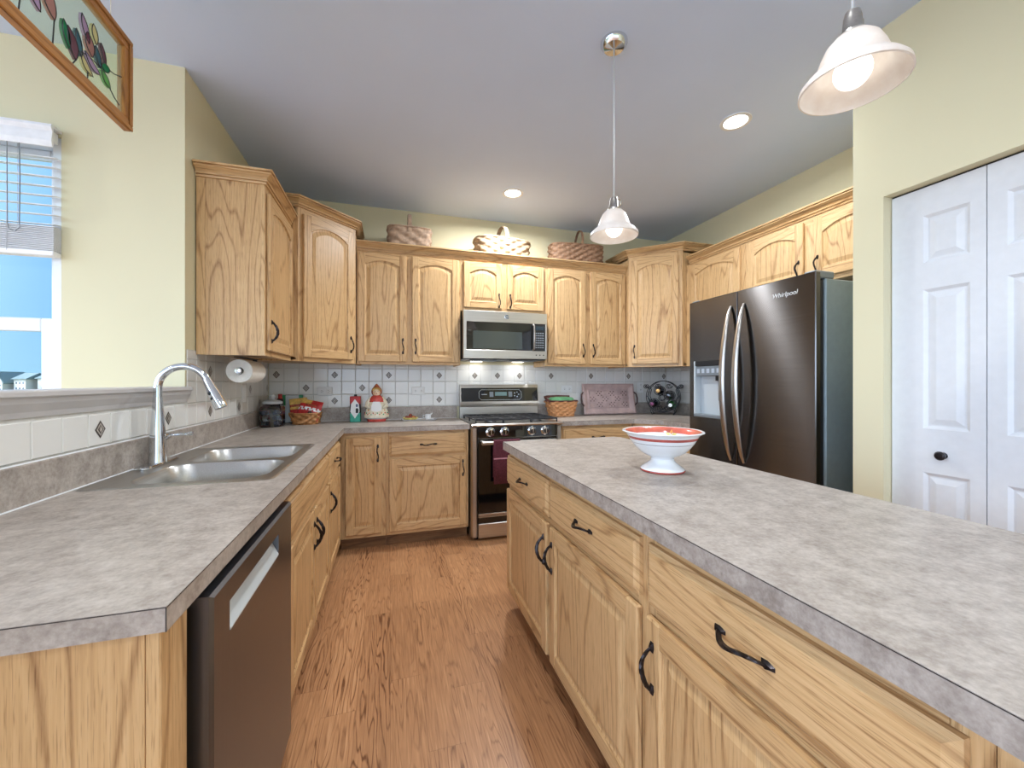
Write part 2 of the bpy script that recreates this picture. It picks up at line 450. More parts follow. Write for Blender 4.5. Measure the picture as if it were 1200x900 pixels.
    def mesh(s, name):
        bmesh.ops.recalc_face_normals(s.bm, faces=s.bm.faces[:])
        fl = [f.smooth for f in s.bm.faces]
        me = bpy.data.meshes.new(name); s.bm.to_mesh(me); s.bm.free()
        for m in s.mats: me.materials.append(m)
        me.set_sharp_from_angle(angle=math.radians(42))
        me.polygons.foreach_set('use_smooth', fl); me.update()
        return me
    def build(s, name, parent=None, loc=None, rot=None, **props):
        return obj(name, s.mesh(name), parent, loc, rot, **props)
def obj(name, me, parent=None, loc=None, rot=None, **props):
    o = bpy.data.objects.new(name, me); COL.objects.link(o)
    if parent: o.parent = parent
    if loc: o.location = loc
    if rot: o.rotation_euler = rot
    for k, v in props.items(): o[k] = v
    return o
def thing(name, label, cat, loc=(0, 0, 0), rz=0, group=None):
    o = obj(name, None, None, loc, (0, 0, rz), label=label, category=cat)
    if group: o['group'] = group
    return o
def sweep(mb, path, prof, m, closed=False):
    """path: list of (x,y) ; prof: list of (out, z). Outward = right-hand side of the travel direction."""
    n = len(path); P = [Vector(p) for p in path]
    mit = []
    for i in range(n):
        d0 = (P[i] - P[i - 1]).normalized() if i > 0 else None
        d1 = (P[i + 1] - P[i]).normalized() if i < n - 1 else None
        d0 = d0 or d1; d1 = d1 or d0
        n0 = Vector((d0.y, -d0.x)); n1 = Vector((d1.y, -d1.x))
        b = (n0 + n1).normalized(); mit.append(b / max(0.2, b.dot(n0)))
    for i in range(n - 1):
        ou, ov = random.uniform(0, 40), random.uniform(0, 40); L = (P[i + 1] - P[i]).length
        A = [(P[i].x + mit[i].x * o, P[i].y + mit[i].y * o, z) for o, z in prof]
        B = [(P[i + 1].x + mit[i + 1].x * o, P[i + 1].y + mit[i + 1].y * o, z) for o, z in prof]
        va = [mb.v(p) for p in A]; vb = [mb.v(p) for p in B]; acc = 0
        for k in range(len(prof)):
            q = (k + 1) % len(prof)
            seg = math.dist(prof[k], prof[q])
            mb.f([va[k], va[q], vb[q], vb[k]], m, [(ou, ov + acc), (ou, ov + acc + seg), (ou + L, ov + acc + seg), (ou + L, ov + acc)])
            acc += seg
        if i == 0: mb.f(va, m, [(ou + p[0] * .1, ov + p[1]) for p in prof])
        if i == n - 2: mb.f(vb[::-1], m, [(ou + p[0] * .1, ov + p[1]) for p in prof[::-1]])
def text_faces(txt, size, shear=0.0):
    cu = bpy.data.curves.new('txt', 'FONT'); cu.body = txt; cu.size = size; cu.align_x = 'CENTER'; cu.align_y = 'CENTER'; cu.shear = shear; cu.extrude = 0.0004
    o = bpy.data.objects.new('txt', cu); COL.objects.link(o)
    dg = bpy.context.evaluated_depsgraph_get(); me = bpy.data.meshes.new_from_object(o.evaluated_get(dg))
    bpy.data.objects.remove(o); return me

# ------------------------------------------------------------------ key dimensions (metres)
XWL, YW, ZC, XR = -0.961, 3.738, 2.786, 2.894     # left wall, back wall, ceiling, right wall
XL, YC, XI = -0.320, 3.118, 0.604                 # counter edges: left run, back run, island
CT = 0.914                                        # counter height

# ------------------------------------------------------------------ the setting
def struct(mb, name, **kw): return mb.build(name, None, kind='structure', **kw)
mb = MB(); mb.box(-4.4, XWL - 0.15, -5.0, 2.495, -0.1, 0, FLOOR); mb.box(XWL - 0.15, 3.1, -5.0, 3.95, -0.1, 0, FLOOR); struct(mb, 'floor')
BOUNCE_SLAB = plain('bounce_slab_concrete', (214, 212, 208), 0.85, var=0.05, vs=3)
mb = MB(); mb.box(-13, -4.41, -13, 2.4, -0.12, -0.02, BOUNCE_SLAB); mb.box(-4.41, 3.1, -13, -5.01, -0.12, -0.02, BOUNCE_SLAB); mb.build('bounce_slab', None, kind='structure')  # unseen pale slab added outside to bounce sunlight up to the ceiling
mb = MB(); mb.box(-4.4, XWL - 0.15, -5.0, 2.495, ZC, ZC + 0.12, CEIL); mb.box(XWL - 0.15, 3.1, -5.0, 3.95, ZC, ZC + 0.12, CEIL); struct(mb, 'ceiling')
mb = MB(); mb.box(XWL - 0.15, XR + 0.15, YW, YW + 0.15, 0, ZC, WALL); struct(mb, 'wall_back')
mb = MB(); mb.box(XWL - 0.15, XWL, 2.345 + 0.15, YW, 0, ZC, WALL); struct(mb, 'wall_left')
mb = MB(); mb.box(XWL - 0.115, XWL, 0.2, 2.345, 0, 1.150, WALL); struct(mb, 'wall_left_low')
mb = MB(); mb.box(XR, XR + 0.15, 1.322, YW, 0, ZC, WALL)
mb.box(2.048, XR + 0.15, 1.202, 1.322, 0, ZC, WALL); struct(mb, 'wall_right')
# wall with the bifold closet (opening y 0.03..1.20, top 2.05)
mb = MB(); mb.box(2.048, 2.168, 0.03, 1.202, 2.052, ZC, WALL); mb.box(2.048, 2.168, -5.0, 0.03, 0, ZC, WALL)
mb.box(2.70, 2.75, -0.2, 1.202, 0, ZC, WALL); struct(mb, 'wall_closet')
# dining wall with the window hole
WX0, WX1, WZ0, WZ1 = -2.42, -1.432, 0.75, 2.36
mb = MB()
mb.box(-4.4, WX0, 2.345, 2.495, 0, ZC, WALL); mb.box(WX1, XWL, 2.345, 2.495, 0, ZC, WALL)
mb.box(WX0, WX1, 2.345, 2.495, 0, WZ0, WALL); mb.box(WX0, WX1, 2.345, 2.495, WZ1, ZC, WALL); struct(mb, 'wall_dining')
# rear wall behind the camera opened wide to let in more daylight
mb = MB(); mb.box(-4.4, -3.9, -5.0, -4.85, 0, ZC, WALL); mb.box(1.85, 2.048, -5.0, -4.85, 0, ZC, WALL)
mb.box(-4.4, 2.048, -5.0, -4.85, 2.3, ZC, WALL); struct(mb, 'wall_rear')

# window
mb = MB(); fy0, fy1 = 2.375, 2.455
def frame(mb, x0, x1, z0, z1, w, y0, y1, m, b=0.004):
    mb.box(x0, x0 + w, y0, y1, z0, z1, m, b=b); mb.box(x1 - w, x1, y0, y1, z0, z1, m, b=b)
    mb.box(x0 + w, x1 - w, y0, y1, z0, z0 + w, m, b=b); mb.box(x0 + w, x1 - w, y0, y1, z1 - w, z1, m, b=b)
frame(mb, WX0, WX1, WZ0, WZ1, 0.035, 2.35, fy1, VINYL)
win = struct(mb, 'window_1')
mb = MB(); frame(mb, WX0 + 0.035, WX1 - 0.035, 1.50, WZ1 - 0.035, 0.045, 2.415, 2.445, VINYL); us = mb.build('upper_sash', win)
mb = MB(); mb.box(WX0 + 0.08, WX1 - 0.08, 2.428, 2.432, 1.545, WZ1 - 0.08, PANE); mb.build('pane', us)
mb = MB(); frame(mb, WX0 + 0.035, WX1 - 0.035, WZ0 + 0.035, 1.54, 0.06, 2.38, 2.41, VINYL); ls = mb.build('lower_sash', win)
mb = MB(); mb.box(WX0 + 0.095, WX1 - 0.095, 2.393, 2.397, WZ0 + 0.095, 1.48, PANE); mb.build('pane', ls)

# ledge on the low wall, with crown below it
mb = MB(); mb.box(XWL - 0.145, -0.928, 0.2, 2.343, 1.206, 1.226, LEDGE, b=0.004)
mb.box(-0.9605, -0.928, 2.343, 2.362, 1.206, 1.226, LEDGE, b=0.004)
sweep(mb, [(XWL, 2.352), (XWL, 0.2)][::-1], [(0.0, 1.150), (0.006, 1.150), (0.010, 1.166), (0.022, 1.190), (0.026, 1.206), (0.0, 1.206)], LEDGE)
mb.box(XWL - 0.115, XWL, 0.2, 2.343, 1.150, 1.206, LEDGE)
struct(mb, 'trim_1')

# tiles
TP = 0.1108
def tile_slab(mb, M, skip=lambda u0, u1, w0, w1: False, u_range=(0, 1), w_range=(0, 1), deco=(), uoff=0.0, woff=0.0):
    mb.M = M
    U0, U1 = u_range; W0, W1 = w_range
    mb.poly([(U0, 0, W0), (U1, 0, W0), (U1, 0, W1), (U0, 0, W1)], GROUT)
    g = 0.0016; b = 0.003; t = 0.004
    k0 = math.floor((U0 - uoff) / TP); k1 = math.ceil((U1 - uoff) / TP); r0 = math.floor((W0 - woff) / TP); r1 = math.ceil((W1 - woff) / TP)
    for k in range(k0, k1):
        for r in range(r0, r1):
            u0 = max(U0, uoff + k * TP); u1 = min(U1, uoff + (k + 1) * TP); w0 = max(W0, woff + r * TP); w1 = min(W1, woff + (r + 1) * TP)
            if u1 - u0 < 0.012 or w1 - w0 < 0.012 or skip(u0, u1, w0, w1): continue
            u0 += g; u1 -= g; w0 += g; w1 -= g
            A = [(u0, -0.0003, w0), (u1, -0.0003, w0), (u1, -0.0003, w1), (u0, -0.0003, w1)]
            B = [(u0 + b * .3, -t * .7, w0 + b * .3), (u1 - b * .3, -t * .7, w0 + b * .3), (u1 - b * .3, -t * .7, w1 - b * .3), (u0 + b * .3, -t * .7, w1 - b * .3)]
            C = [(u0 + b, -t, w0 + b), (u1 - b, -t, w0 + b), (u1 - b, -t, w1 - b), (u0 + b, -t, w1 - b)]
            mb.loft([A, B, C], TILE, True, False, False, True)
    for (u, w) in deco:
        for (h, m, y) in ((0.031, DECO, -0.0047), (0.023, DECOL, -0.0052), (0.016, DECO, -0.0057)):
            hw = h * 0.86
            mb.poly([(u - hw, y, w), (u, y, w - h), (u + hw, y, w), (u, y, w + h)], m)
        q = 0.0075
        mb.poly([(u - q, -0.0062, w), (u, -0.0062, w - q * 1.6), (u + q, -0.0062, w), (u, -0.0062, w + q * 1.6)], DECOL)
mb = MB()
uo = -0.5105
dec = []
for k, r in ((-4, 2), (0, 2), (4, 2), (-2, 1), (2, 1), (0, 0), (4, 0), (8, 2), (8, 0), (11, 2), (13, 2), (15, 2), (18, 2), (22, 2), (26, 2), (30, 2)):
    dec.append((uo + (k + 0.5) * TP, 1.030 + (r + 0.5) * TP))
tile_slab(mb, Matrix.Translation((0, YW - 0.0005, 0)), u_range=(XWL + 0.006, XR), w_range=(1.022, 1.41), deco=dec, uoff=uo, woff=1.030)
struct(mb, 'trim_2')
mb = MB()
# left wall: local u runs along +Y (seen from the room the wall faces +X)
M = Matrix.Translation((XWL + 0.0005, 0, 0)) @ Matrix.Rotation(PI / 2, 4, 'Z')
dl = [(1.737, 0), (2.181, 0), (2.622, 0), (3.065, 0), (3.287, 1), (3.509, 0), (3.70, 1), (2.622, 2), (3.287, 2)]
dl = [(y, 1.030 + (r + 0.5) * TP) for y, r in dl]
tile_slab(mb, M, u_range=(0.2, 2.36), w_range=(1.022, 1.149), deco=[d for d in dl if d[0] < 2.3], uoff=1.737 - TP / 2 - 12 * TP, woff=1.030)
tile_slab(mb, M, u_range=(2.36, YW), w_range=(1.022, 1.41), deco=[d for d in dl if d[0] > 2.3], uoff=1.737 - TP / 2 - 12 * TP, woff=1.030)
mb.M = Matrix.Identity(4)
struct(mb, 'trim_3')
mb = MB(); tile_slab(mb, Matrix.Translation((XR - 0.0005, YW, 0)) @ Matrix.Rotation(-PI / 2, 4, 'Z'), u_range=(0.006, 1.27), w_range=(1.022, 1.41), uoff=0.02, woff=1.030)
mb.M = Matrix.Identity(4); struct(mb, 'trim_5')

# closet bifold leaves: six-panel style leaves, two facing leaves seen
def leaf_mesh(w, h, right=False):
    mb = MB(); t = 0.034
    mb.box(0, w, 0, t, 0, h, DOORW, b=0.002)
    x0, x1 = (0.085, w - 0.055)
    if right: x0, x1 = 0.055, w - 0.085
    for z0, z1 in ((0.14, 0.86), (1.03, 1.60), (1.71, 1.905)):
        pass
    return mb, x0, x1, t
def bifold(name, yhi, w, knob):
    h = 2.032
    x0, x1 = (0.107, 0.247) if knob else (0.05, 0.19)
    mb = MB()
    # leaf lies in the plane x = 2.10 facing -X ; local u along -Y
    zs = [(0.12, 0.868), (1.046, 1.615), (1.722, 1.918)]
    us = [0, x0, x1, w]
    zz = [0.0] + [z for p in zs for z in p] + [h]
    for i in range(3):
        for j in range(7):
            if i == 1 and j % 2 == 1: continue
            mb.poly([(us[i], 0, zz[j]), (us[i + 1], 0, zz[j]), (us[i + 1], 0, zz[j + 1]), (us[i], 0, zz[j + 1])], DOORW)
    for z0, z1 in zs:
        R = []
        for off, y in ((0, 0), (0.012, 0.009), (0.018, 0.009), (0.040, 0.002)):
            R.append([(x0 + off, y, z0 + off), (x1 - off, y, z0 + off), (x1 - off, y, z1 - off), (x0 + off, y, z1 - off)])
        mb.loft(R, DOORW, True, False, False, True)
    e = 0.033
    mb.poly([(0, e, 0), (0, e, h), (w, e, h), (w, e, 0)], DOORW)
    for a, c in (((0, 0), (0, h)), ((0, h), (w, h)), ((w, h), (w, 0)), ((w, 0), (0, 0))):
        mb.poly([(a[0], 0, a[1]), (c[0], 0, c[1]), (c[0], e, c[1]), (a[0], e, a[1])], DOORW)
    # local x -> -Y, local y -> +X
    d = mb.build(name, None, (2.095, yhi, 0.012), (0, 0, -PI / 2), kind='structure')
    if knob:
        k = MB(); k.lathe([(0.0001, -0.034), (0.012, -0.033), (0.0175, -0.026), (0.0165, -0.018), (0.007, -0.011), (0.007, -0.003), (0.013, 0)], (0.171, 0, 0.945), BRONZE, 20, axis='y')
        k.build('door_knob', d, label='dark round door knob')
    return d
bifold('door_1', 1.198, 0.290, True); bifold('door_2', 0.905, 0.290, False); bifold('door_3', 0.612, 0.290, False); bifold('door_4', 0.319, 0.285, False)
mb = MB(); mb.box(2.10, 2.13, 0.032, 1.20, 2.0465, 2.0515, DARKP); struct(mb, 'trim_4')

# ------------------------------------------------------------------ cabinets
def handle_mesh():
    mb = MB(); pts = []; rr = []
    K = 22
    for i in range(K + 1):
        t = i / K
        pts.append((0.0045 * math.sin(2 * PI * t), -(0.002 + 0.028 * math.sin(PI * t) ** 0.75), (t - 0.5) * 0.104)); rr.append(0.0050 + 0.0026 * math.sin(PI * t))
    mb.tube(pts, 0.005, BRONZE, 6, rr=rr, flat=0.62, twist=0.24, up=(0, -1, 0))
    for sgn in (-1, 1):
        z = sgn * 0.052
        mb.loft([[(-0.006, 0, z - 0.013), (0.006, 0, z - 0.013), (0.008, 0, z), (0.004, 0, z + 0.014), (-0.004, 0, z + 0.014), (-0.008, 0, z)],
                 [(-0.003, -0.006, z - 0.008), (0.003, -0.006, z - 0.008), (0.005, -0.007, z), (0.002, -0.005, z + 0.009), (-0.002, -0.005, z + 0.009), (-0.005, -0.007, z)]],
                BRONZE, True, True, True, True)
    return mb.mesh('handle')
HANDLE = handle_mesh()
def add_handle(parent, x, z, y, horiz=False, flip=False):
    o = obj('handle', HANDLE, parent, (x, y, z), (0, PI / 2 if horiz else (PI if flip else 0), 0))
    return o
def door_panel(w, h, arch=0.0, st=0.056, t=0.020):
    """local: x 0..w, z 0..h, front at y=-t, back at y=0"""
    mb = MB(); b = 0.0045
    mb.box(0, st, -t, 0, 0, h, OAK, 'z', b); mb.box(w - st, w, -t, 0, 0, h, OAK, 'z', b)
    mb.box(st - 0.002, w - st + 0.002, -t + 0.0004, 0, 0, st, OAK, 'x', b * .7)
    na = 14; xs = [w - st - (w - 2 * st) * k / na for k in range(na + 1)]; hw = (w - 2 * st) / 2
    def ztop(x, off=0.0):
        q = min(1.0, abs(x - w / 2) / hw)
        return h - st - arch + arch * math.cos(q * PI / 2) ** 0.8 * 1.0 - off if arch else h - st - off
    pl = [(st - 0.002, h), (st - 0.002, ztop(st))] + [(x, ztop(x)) for x in xs[::-1]] + [(w - st + 0.002, ztop(w - st)), (w - st + 0.002, h)]
    mb.prism(pl, 'y', -t + 0.0004, 0, OAK, 'x')
    def ring(off, y):
        x0, x1 = st + off, w - st - off
        R = [(x0, y, st + off), (x1, y, st + off)]
        for k in range(na + 1):
            x = x1 - (x1 - x0) * k / na; q = (x - w / 2) / ((x1 - x0) / 2)
            R.append((x, y, ztop(w / 2 + q * hw, off)))
        return R
    mb.loft([ring(-0.004, -t + 0.002), ring(0.003, -t + 0.009), ring(0.011, -t + 0.010), ring(0.036, -t + 0.0025)], OAK, True, False, False, True, 'z')
    mb.poly([(0.01, -0.001, 0.01), (0.01, -0.001, h - 0.01), (w - 0.01, -0.001, h - 0.01), (w - 0.01, -0.001, 0.01)], OAK)
    return mb
def drawer_front(w, h, t=0.020):
    mb = MB()
    o = random.uniform(0, 40), random.uniform(0, 40)
    R = lambda off, y: [(off, y, off), (w - off, y, off), (w - off, y, h - off), (off, y, h - off)]
    mb.loft([R(0, 0), R(0, -t * .55), R(0.004, -t * .62), R(0.010, -t * .72), R(0.016, -t)], OAK, True, False, True, True, 'x')
    return mb
def cabinet(name, label, cat, loc, rz, w, d, h, doors=(), drawers=(), frame=(), toe=0.0, top=True, group=None, left_end=False, z0=None, st=0.038):
    """local: x 0..w (left to right seen from the front), y 0 face frame front .. d back."""
    T = thing(name, label, cat, loc, rz, group)
    zb = toe
    mb = MB(); p = 0.016
    mb.box(0, p, 0.019, d, zb, h, OAK, 'z'); mb.box(w - p, w, 0.019, d, zb, h, OAK, 'z')
    mb.box(p, w - p, 0.019, d, zb + 0.012, zb + 0.028, OAK, 'x'); mb.box(p, w - p, d - 0.008, d, zb + 0.028, h, OAK, 'z')
    if top: mb.box(p, w - p, 0.019, d - 0.008, h - 0.03, h - 0.014, OAK, 'x')
    mb.build('carcass', T)
    mb = MB()
    mb.box(0, st, 0, 0.019, zb, h, OAK, 'z', 0.0012); mb.box(w - st, w, 0, 0.019, zb, h, OAK, 'z', 0.0012)
    mb.box(st, w - st, 0, 0.019, zb, zb + 0.04, OAK, 'x'); mb.box(st, w - st, 0, 0.019, h - 0.045, h, OAK, 'x')
    for fr in frame:
        mb.box(fr[0], fr[1], 0, 0.019, fr[2], fr[3], OAK, fr[4] if len(fr) > 4 else 'z')
    mb.build('face_frame', T)
    if toe > 0:
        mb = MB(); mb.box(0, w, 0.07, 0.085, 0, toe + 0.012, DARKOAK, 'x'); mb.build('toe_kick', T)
    for dr in doors:      # x0,x1,z0,z1,arch,handle side 'l'/'r'/None,handle z
        x0, x1, a0, a1, arch, side, hz = dr
        o = door_panel(x1 - x0, a1 - a0, arch).build('door', T, (x0, -0.0005, a0))
        if side: add_handle(o, 0.028 if side == 'l' else (x1 - x0) - 0.028, hz - a0, -0.0205, False, side == 'l')
    for dr in drawers:
        x0, x1, a0, a1, hand = dr
        o = drawer_front(x1 - x0, a1 - a0).build('drawer', T, (x0, -0.0005, a0))
        if hand: add_handle(o, (x1 - x0) / 2, (a1 - a0) / 2, -0.0205, True)
    return T
CRP = [(0.0, 0.0), (0.009, 0.0), (0.011, 0.007), (0.005, 0.009), (0.006, 0.013), (0.016, 0.014), (0.018, 0.021), (0.011, 0.023), (0.014, 0.028), (0.026, 0.038), (0.040, 0.046), (0.040, 0.050), (0.034, 0.052), (0.036, 0.055), (0.047, 0.056), (0.047, 0.066), (0.0, 0.066)]
def crown_prof(z): return [(o, z + q) for o, q in CRP]

ZU = 1.39
# left wall cabinet (front faces +X): local x -> +Y , local y -> -X
LUX = -0.645
c = cabinet('wall_cabinet', 'oak wall cabinet left of the corner, white-lit plain side above the paper towel', 'cabinet', (LUX, 2.452, ZU), PI / 2, 0.584, LUX - XWL - 0.006, 0.925,
            doors=[(0.022, 0.565, 0.028, 0.885, 0.04, 'l', 0.135)])
mb = MB(); sweep(mb, [(-0.0, 0.31), (0.0, 0.0), (0.578, 0.0)], crown_prof(0.917), OAK); mb.build('crown', c)
# side trim stile by the wall
mb = MB(); mb.box(-0.004, 0.0, 0.27, 0.31, 0.0, 0.915, OAK, 'z', 0.001); mb.build('scribe_moulding', c)

# diagonal corner wall cabinets (built in world coords around an empty)
def diag_cabinet(label, cx, sgn, hside):
    # corner of the walls at (cx, YW); sgn=+1: cabinet extends to +x (left corner) ; -1: to -x
    w, d = 0.700, 0.360
    T = thing('corner_wall_cabinet', label, 'cabinet', (cx, YW, ZU))
    L = (sgn * d, -w); R = (sgn * w, -d)      # the two front corners, local
    g = 0.006
    poly = [(sgn * g, -g), (sgn * g, -w), L, R, (sgn * w, -g)]
    mb = MB(); H = 1.052
    ins = lambda p: p
    dv = (Vector(R) - Vector(L)).normalized(); nv = Vector((dv.y, -dv.x)) * (1 if sgn > 0 else -1)
    if nv.y > 0: nv = -nv
    bk = -nv * 0.019
    L2 = (L[0] + bk.x, L[1] + bk.y); R2 = (R[0] + bk.x, R[1] + bk.y)
    P2 = [(sgn * g, -g), (sgn * g, -w), (L2[0] - sgn * 0.0, -w), L2, R2, (sgn * w, R2[1]), (sgn * w, -g)]
    # carcass walls as thin panels (sides, bottom, top)
    def panel(a, c, z0, z1, g_='z'):
        a = Vector(a); c = Vector(c); e = (c - a).normalized(); nn = Vector((e.y, -e.x)) * 0.008
        mb.prism([tuple(a), tuple(c), tuple(c + nn), tuple(a + nn)], 'z', z0, z1, OAK, g_)
    flat = [(sgn * g, -g), (sgn * g, -w), (L2[0], -w), (L2[0], L2[1]), (R2[0], R2[1]), (sgn * w, R2[1]), (sgn * w, -g)]
    mb.prism(flat, 'z', 0.012, 0.028, OAK, 'x'); mb.prism(flat, 'z', H - 0.02, H - 0.004, OAK, 'x')
    s1 = -1 if sgn > 0 else 1
    mb.box(sgn * g, L[0], -w, -w + 0.014, 0, H, OAK, 'z'); mb.box(sgn * w, sgn * (w - 0.014), -d, -g, 0, H, OAK, 'z')
    mb.build('carcass', T)
    # face frame + door in a rotated local frame, x from left to right as seen from the room
    A, B = (L, R) if sgn > 0 else (R, L)
    ang = math.atan2(B[1] - A[1], B[0] - A[0]); fw = math.dist(A, B)
    M = Matrix.Translation((A[0], A[1], 0)) @ Matrix.Rotation(ang, 4, 'Z')
    mb = MB(M)
    for (a0, a1) in ((0, 0.044), (fw - 0.044, fw)): mb.box(a0, a1, 0, 0.019, 0, H, OAK, 'z', 0.001)
    mb.box(0.044, fw - 0.044, 0, 0.019, 0, 0.04, OAK, 'x'); mb.box(0.044, fw - 0.044, 0, 0.019, H - 0.05, H, OAK, 'x')
    mb.build('face_frame', T)
    x0, x1 = 0.032, fw - 0.032
    p = M @ Vector((x0, -0.0005, 0.028))
    o = door_panel(x1 - x0, 0.985, 0.05).build('door', T, p, (0, 0, ang))
    add_handle(o, (x1 - x0) - 0.028 if hside == 'r' else 0.028, 0.115, -0.0205, False, hside == 'l')
    mb = MB()
    path = [(sgn * g, -w), L, R, (sgn * w, -g)]
    if sgn < 0: path = path[::-1]
    sweep(mb, path, crown_prof(H), OAK); mb.build('crown', T)
    return T
diag_cabinet('tall angled oak corner cabinet nearest the sink, above the snack basket', XWL, 1, 'r')
diag_cabinet('tall angled oak corner cabinet by the fridge, above the wine rack', XR, -1, 'l')

# back run uppers
YU = 3.425; DU = YW - YU - 0.006; HB = 0.912
a = 0.04
cabinet('wall_cabinet', 'two-door oak wall cabinet left of the microwave', 'cabinet', (-0.257, YU, ZU), 0, 0.832, DU, HB,
        doors=[(0.012, 0.385, 0.022, 0.892, a, 'r', 0.15), (0.430, 0.815, 0.022, 0.892, a, 'l', 0.15)], frame=[(0.375, 0.44, 0.04, 0.867)])
cabinet('wall_cabinet', 'short two-door oak wall cabinet directly over the microwave', 'cabinet', (0.576, YU, 1.858), 0, 0.776, DU, HB + ZU - 1.858,
        doors=[(0.026, 0.366, 0.030, 0.424, a, 'r', 0.10), (0.412, 0.758, 0.030, 0.424, a, 'l', 0.10)], frame=[(0.355, 0.42, 0.04, 0.40)])
cabinet('wall_cabinet', 'two-door oak wall cabinet right of the microwave, under the brown wicker basket', 'cabinet', (1.353, YU, ZU), 0, 0.845, DU, HB,
        doors=[(0.022, 0.404, 0.022, 0.892, a, 'r', 0.15), (0.452, 0.825, 0.022, 0.892, a, 'l', 0.15)], frame=[(0.394, 0.462, 0.04, 0.867)])
mb = MB(); sweep(mb, [(-0.255, YU), (2.192, YU)], crown_prof(2.262 + ZU - 1.39 + 0.0405), OAK)
mb.build('crown_moulding', None, label='long oak crown moulding along the top of the back wall cabinets', category='moulding')

# cabinets over the fridge (front faces -X): local x -> -Y ; local y -> +X
FX = 2.577
cabinet('wall_cabinet', 'single-door oak wall cabinet beside the right corner cabinet, above the left fridge door', 'cabinet', (FX, 3.036, ZU), -PI / 2, 0.636, XR - FX - 0.006, 0.912,
        doors=[(0.073, 0.592, 0.022, 0.892, 0.045, 'r', 0.15)], st=0.06)
cabinet('wall_cabinet', 'short two-door oak wall cabinet over the right fridge door', 'cabinet', (FX, 2.399, 1.872), -PI / 2, 0.96, XR - FX - 0.006, 0.430,
        doors=[(0.032, 0.453, 0.028, 0.408, 0.045, 'r', 0.105), (0.519, 0.935, 0.028, 0.408, 0.045, 'l', 0.105)], frame=[(0.44, 0.53, 0.04, 0.385)])
mb = MB(); sweep(mb, [(FX, 2.99), (FX, 1.36)], crown_prof(2.3025), OAK)
mb.build('crown_moulding', None, label='oak crown moulding along the cabinets over the fridge', category='moulding')

# base cabinets, left run (front faces +X): frame plane at x=-0.352, door face -0.332
BX = -0.353; HBASE = 0.874; BD = BX - XWL - 0.006
def zr(dr=True): return (0.69, 0.838)
sinkb = cabinet('sink_base_cabinet', 'oak sink base cabinet right of the dishwasher, two doors under a false front', 'cabinet', (BX, 1.470, 0), PI / 2, 1.035, BD, HBASE, toe=0.1, top=False,
        doors=[(0.095, 0.578, 0.122, 0.662, 0, 'r', 0.545), (0.588, 1.022, 0.122, 0.662, 0, 'l', 0.545)],
        drawers=[(0.095, 1.022, 0.672, 0.836, False)], frame=[(0.038, 0.997, 0.655, 0.68, 'x'), (0.56, 0.60, 0.14, 0.655), (0.038, 0.11, 0.14, 0.83)])
cabinet('base_cabinet', 'narrow oak base cabinet at the far end of the sink run, drawer over one door', 'cabinet', (BX, 2.506, 0), PI / 2, 0.560, BD, HBASE, toe=0.1, top=False,
        doors=[(0.018, 0.525, 0.122, 0.662, 0, 'l', 0.545)], drawers=[(0.018, 0.525, 0.672, 0.836, True)], frame=[(0.038, 0.522, 0.655, 0.68, 'x')])
# end panel
mb = MB(); mb.box(XWL + 0.006, BX - 0.002, 0.742, 0.758, 0, HBASE, OAK, 'z'); mb.box(BX - 0.002, BX + 0.018, 0.742, 0.826, 0, HBASE, OAK, 'z', 0.002)
mb.box(XWL + 0.006, BX - 0.002, 0.81, 0.826, 0, HBASE, OAK, 'z')
mb.build('cabinet_end_panel', None, label='plain oak end panel closing the near end of the sink counter', category='panel')
# base cabinets, back run left of the range (frame plane y=3.152)
BY = 3.152
cabinet('base_cabinet', 'slim one-door oak base cabinet tucked into the left inside corner', 'cabinet', (-0.350, BY, 0), 0, 0.318, YW - BY - 0.006, HBASE, toe=0.1, top=False,
        doors=[(0.038, 0.290, 0.128, 0.838, 0, 'r', 0.72)])
cabinet('base_cabinet', 'wide oak base cabinet left of the range, drawer over a single door', 'cabinet', (-0.031, BY, 0), 0, 0.624, YW - BY - 0.006, HBASE, toe=0.1, top=False,
        doors=[(0.024, 0.606, 0.128, 0.668, 0, 'r', 0.575)], drawers=[(0.024, 0.600, 0.692, 0.850, True)], frame=[(0.038, 0.586, 0.66, 0.70, 'x')])
# right of the range
cabinet('base_cabinet', 'oak base cabinet right of the range, drawer over doors', 'cabinet', (1.386, BY, 0), 0, 0.70, YW - BY - 0.006, HBASE, toe=0.1, top=False,
        doors=[(0.022, 0.340, 0.128, 0.668, 0, 'r', 0.575), (0.36, 0.678, 0.128, 0.668, 0, 'l', 0.575)], drawers=[(0.022, 0.678, 0.692, 0.850, True)], frame=[(0.038, 0.66, 0.66, 0.70, 'x')])
# right inside corner base with angled face
T = thing('corner_base_cabinet', 'angled oak base cabinet in the right corner under the wine rack', 'cabinet', (0, 0, 0))
P = [(2.10, YW - 0.006), (2.10, BY), (2.290, 2.955), (2.290, 2.475), (XR - 0.006, 2.475), (XR - 0.006, YW - 0.006)]
mb = MB(); mb.prism(P, 'z', 0.1, HBASE, OAK); mb.build('carcass', T)
mb = MB(); mb.prism([(2.12, YW - .01), (2.12, BY + .08), (2.37, 2.99), (2.37, 2.49), (XR - .01, 2.49), (XR - .01, YW - .01)], 'z', 0, 0.1, DARKOAK); mb.build('toe_kick', T)
ang = math.atan2(2.955 - BY, 0.19); fw = math.hypot(0.19, BY - 2.955)
o = door_panel(fw - 0.03, 0.70, 0).build('door', T, (2.10 + 0.015 * math.cos(ang) , BY + 0.015 * math.sin(ang) , 0.13), (0, 0, ang)); add_handle(o, 0.028, 0.58, -0.0205)

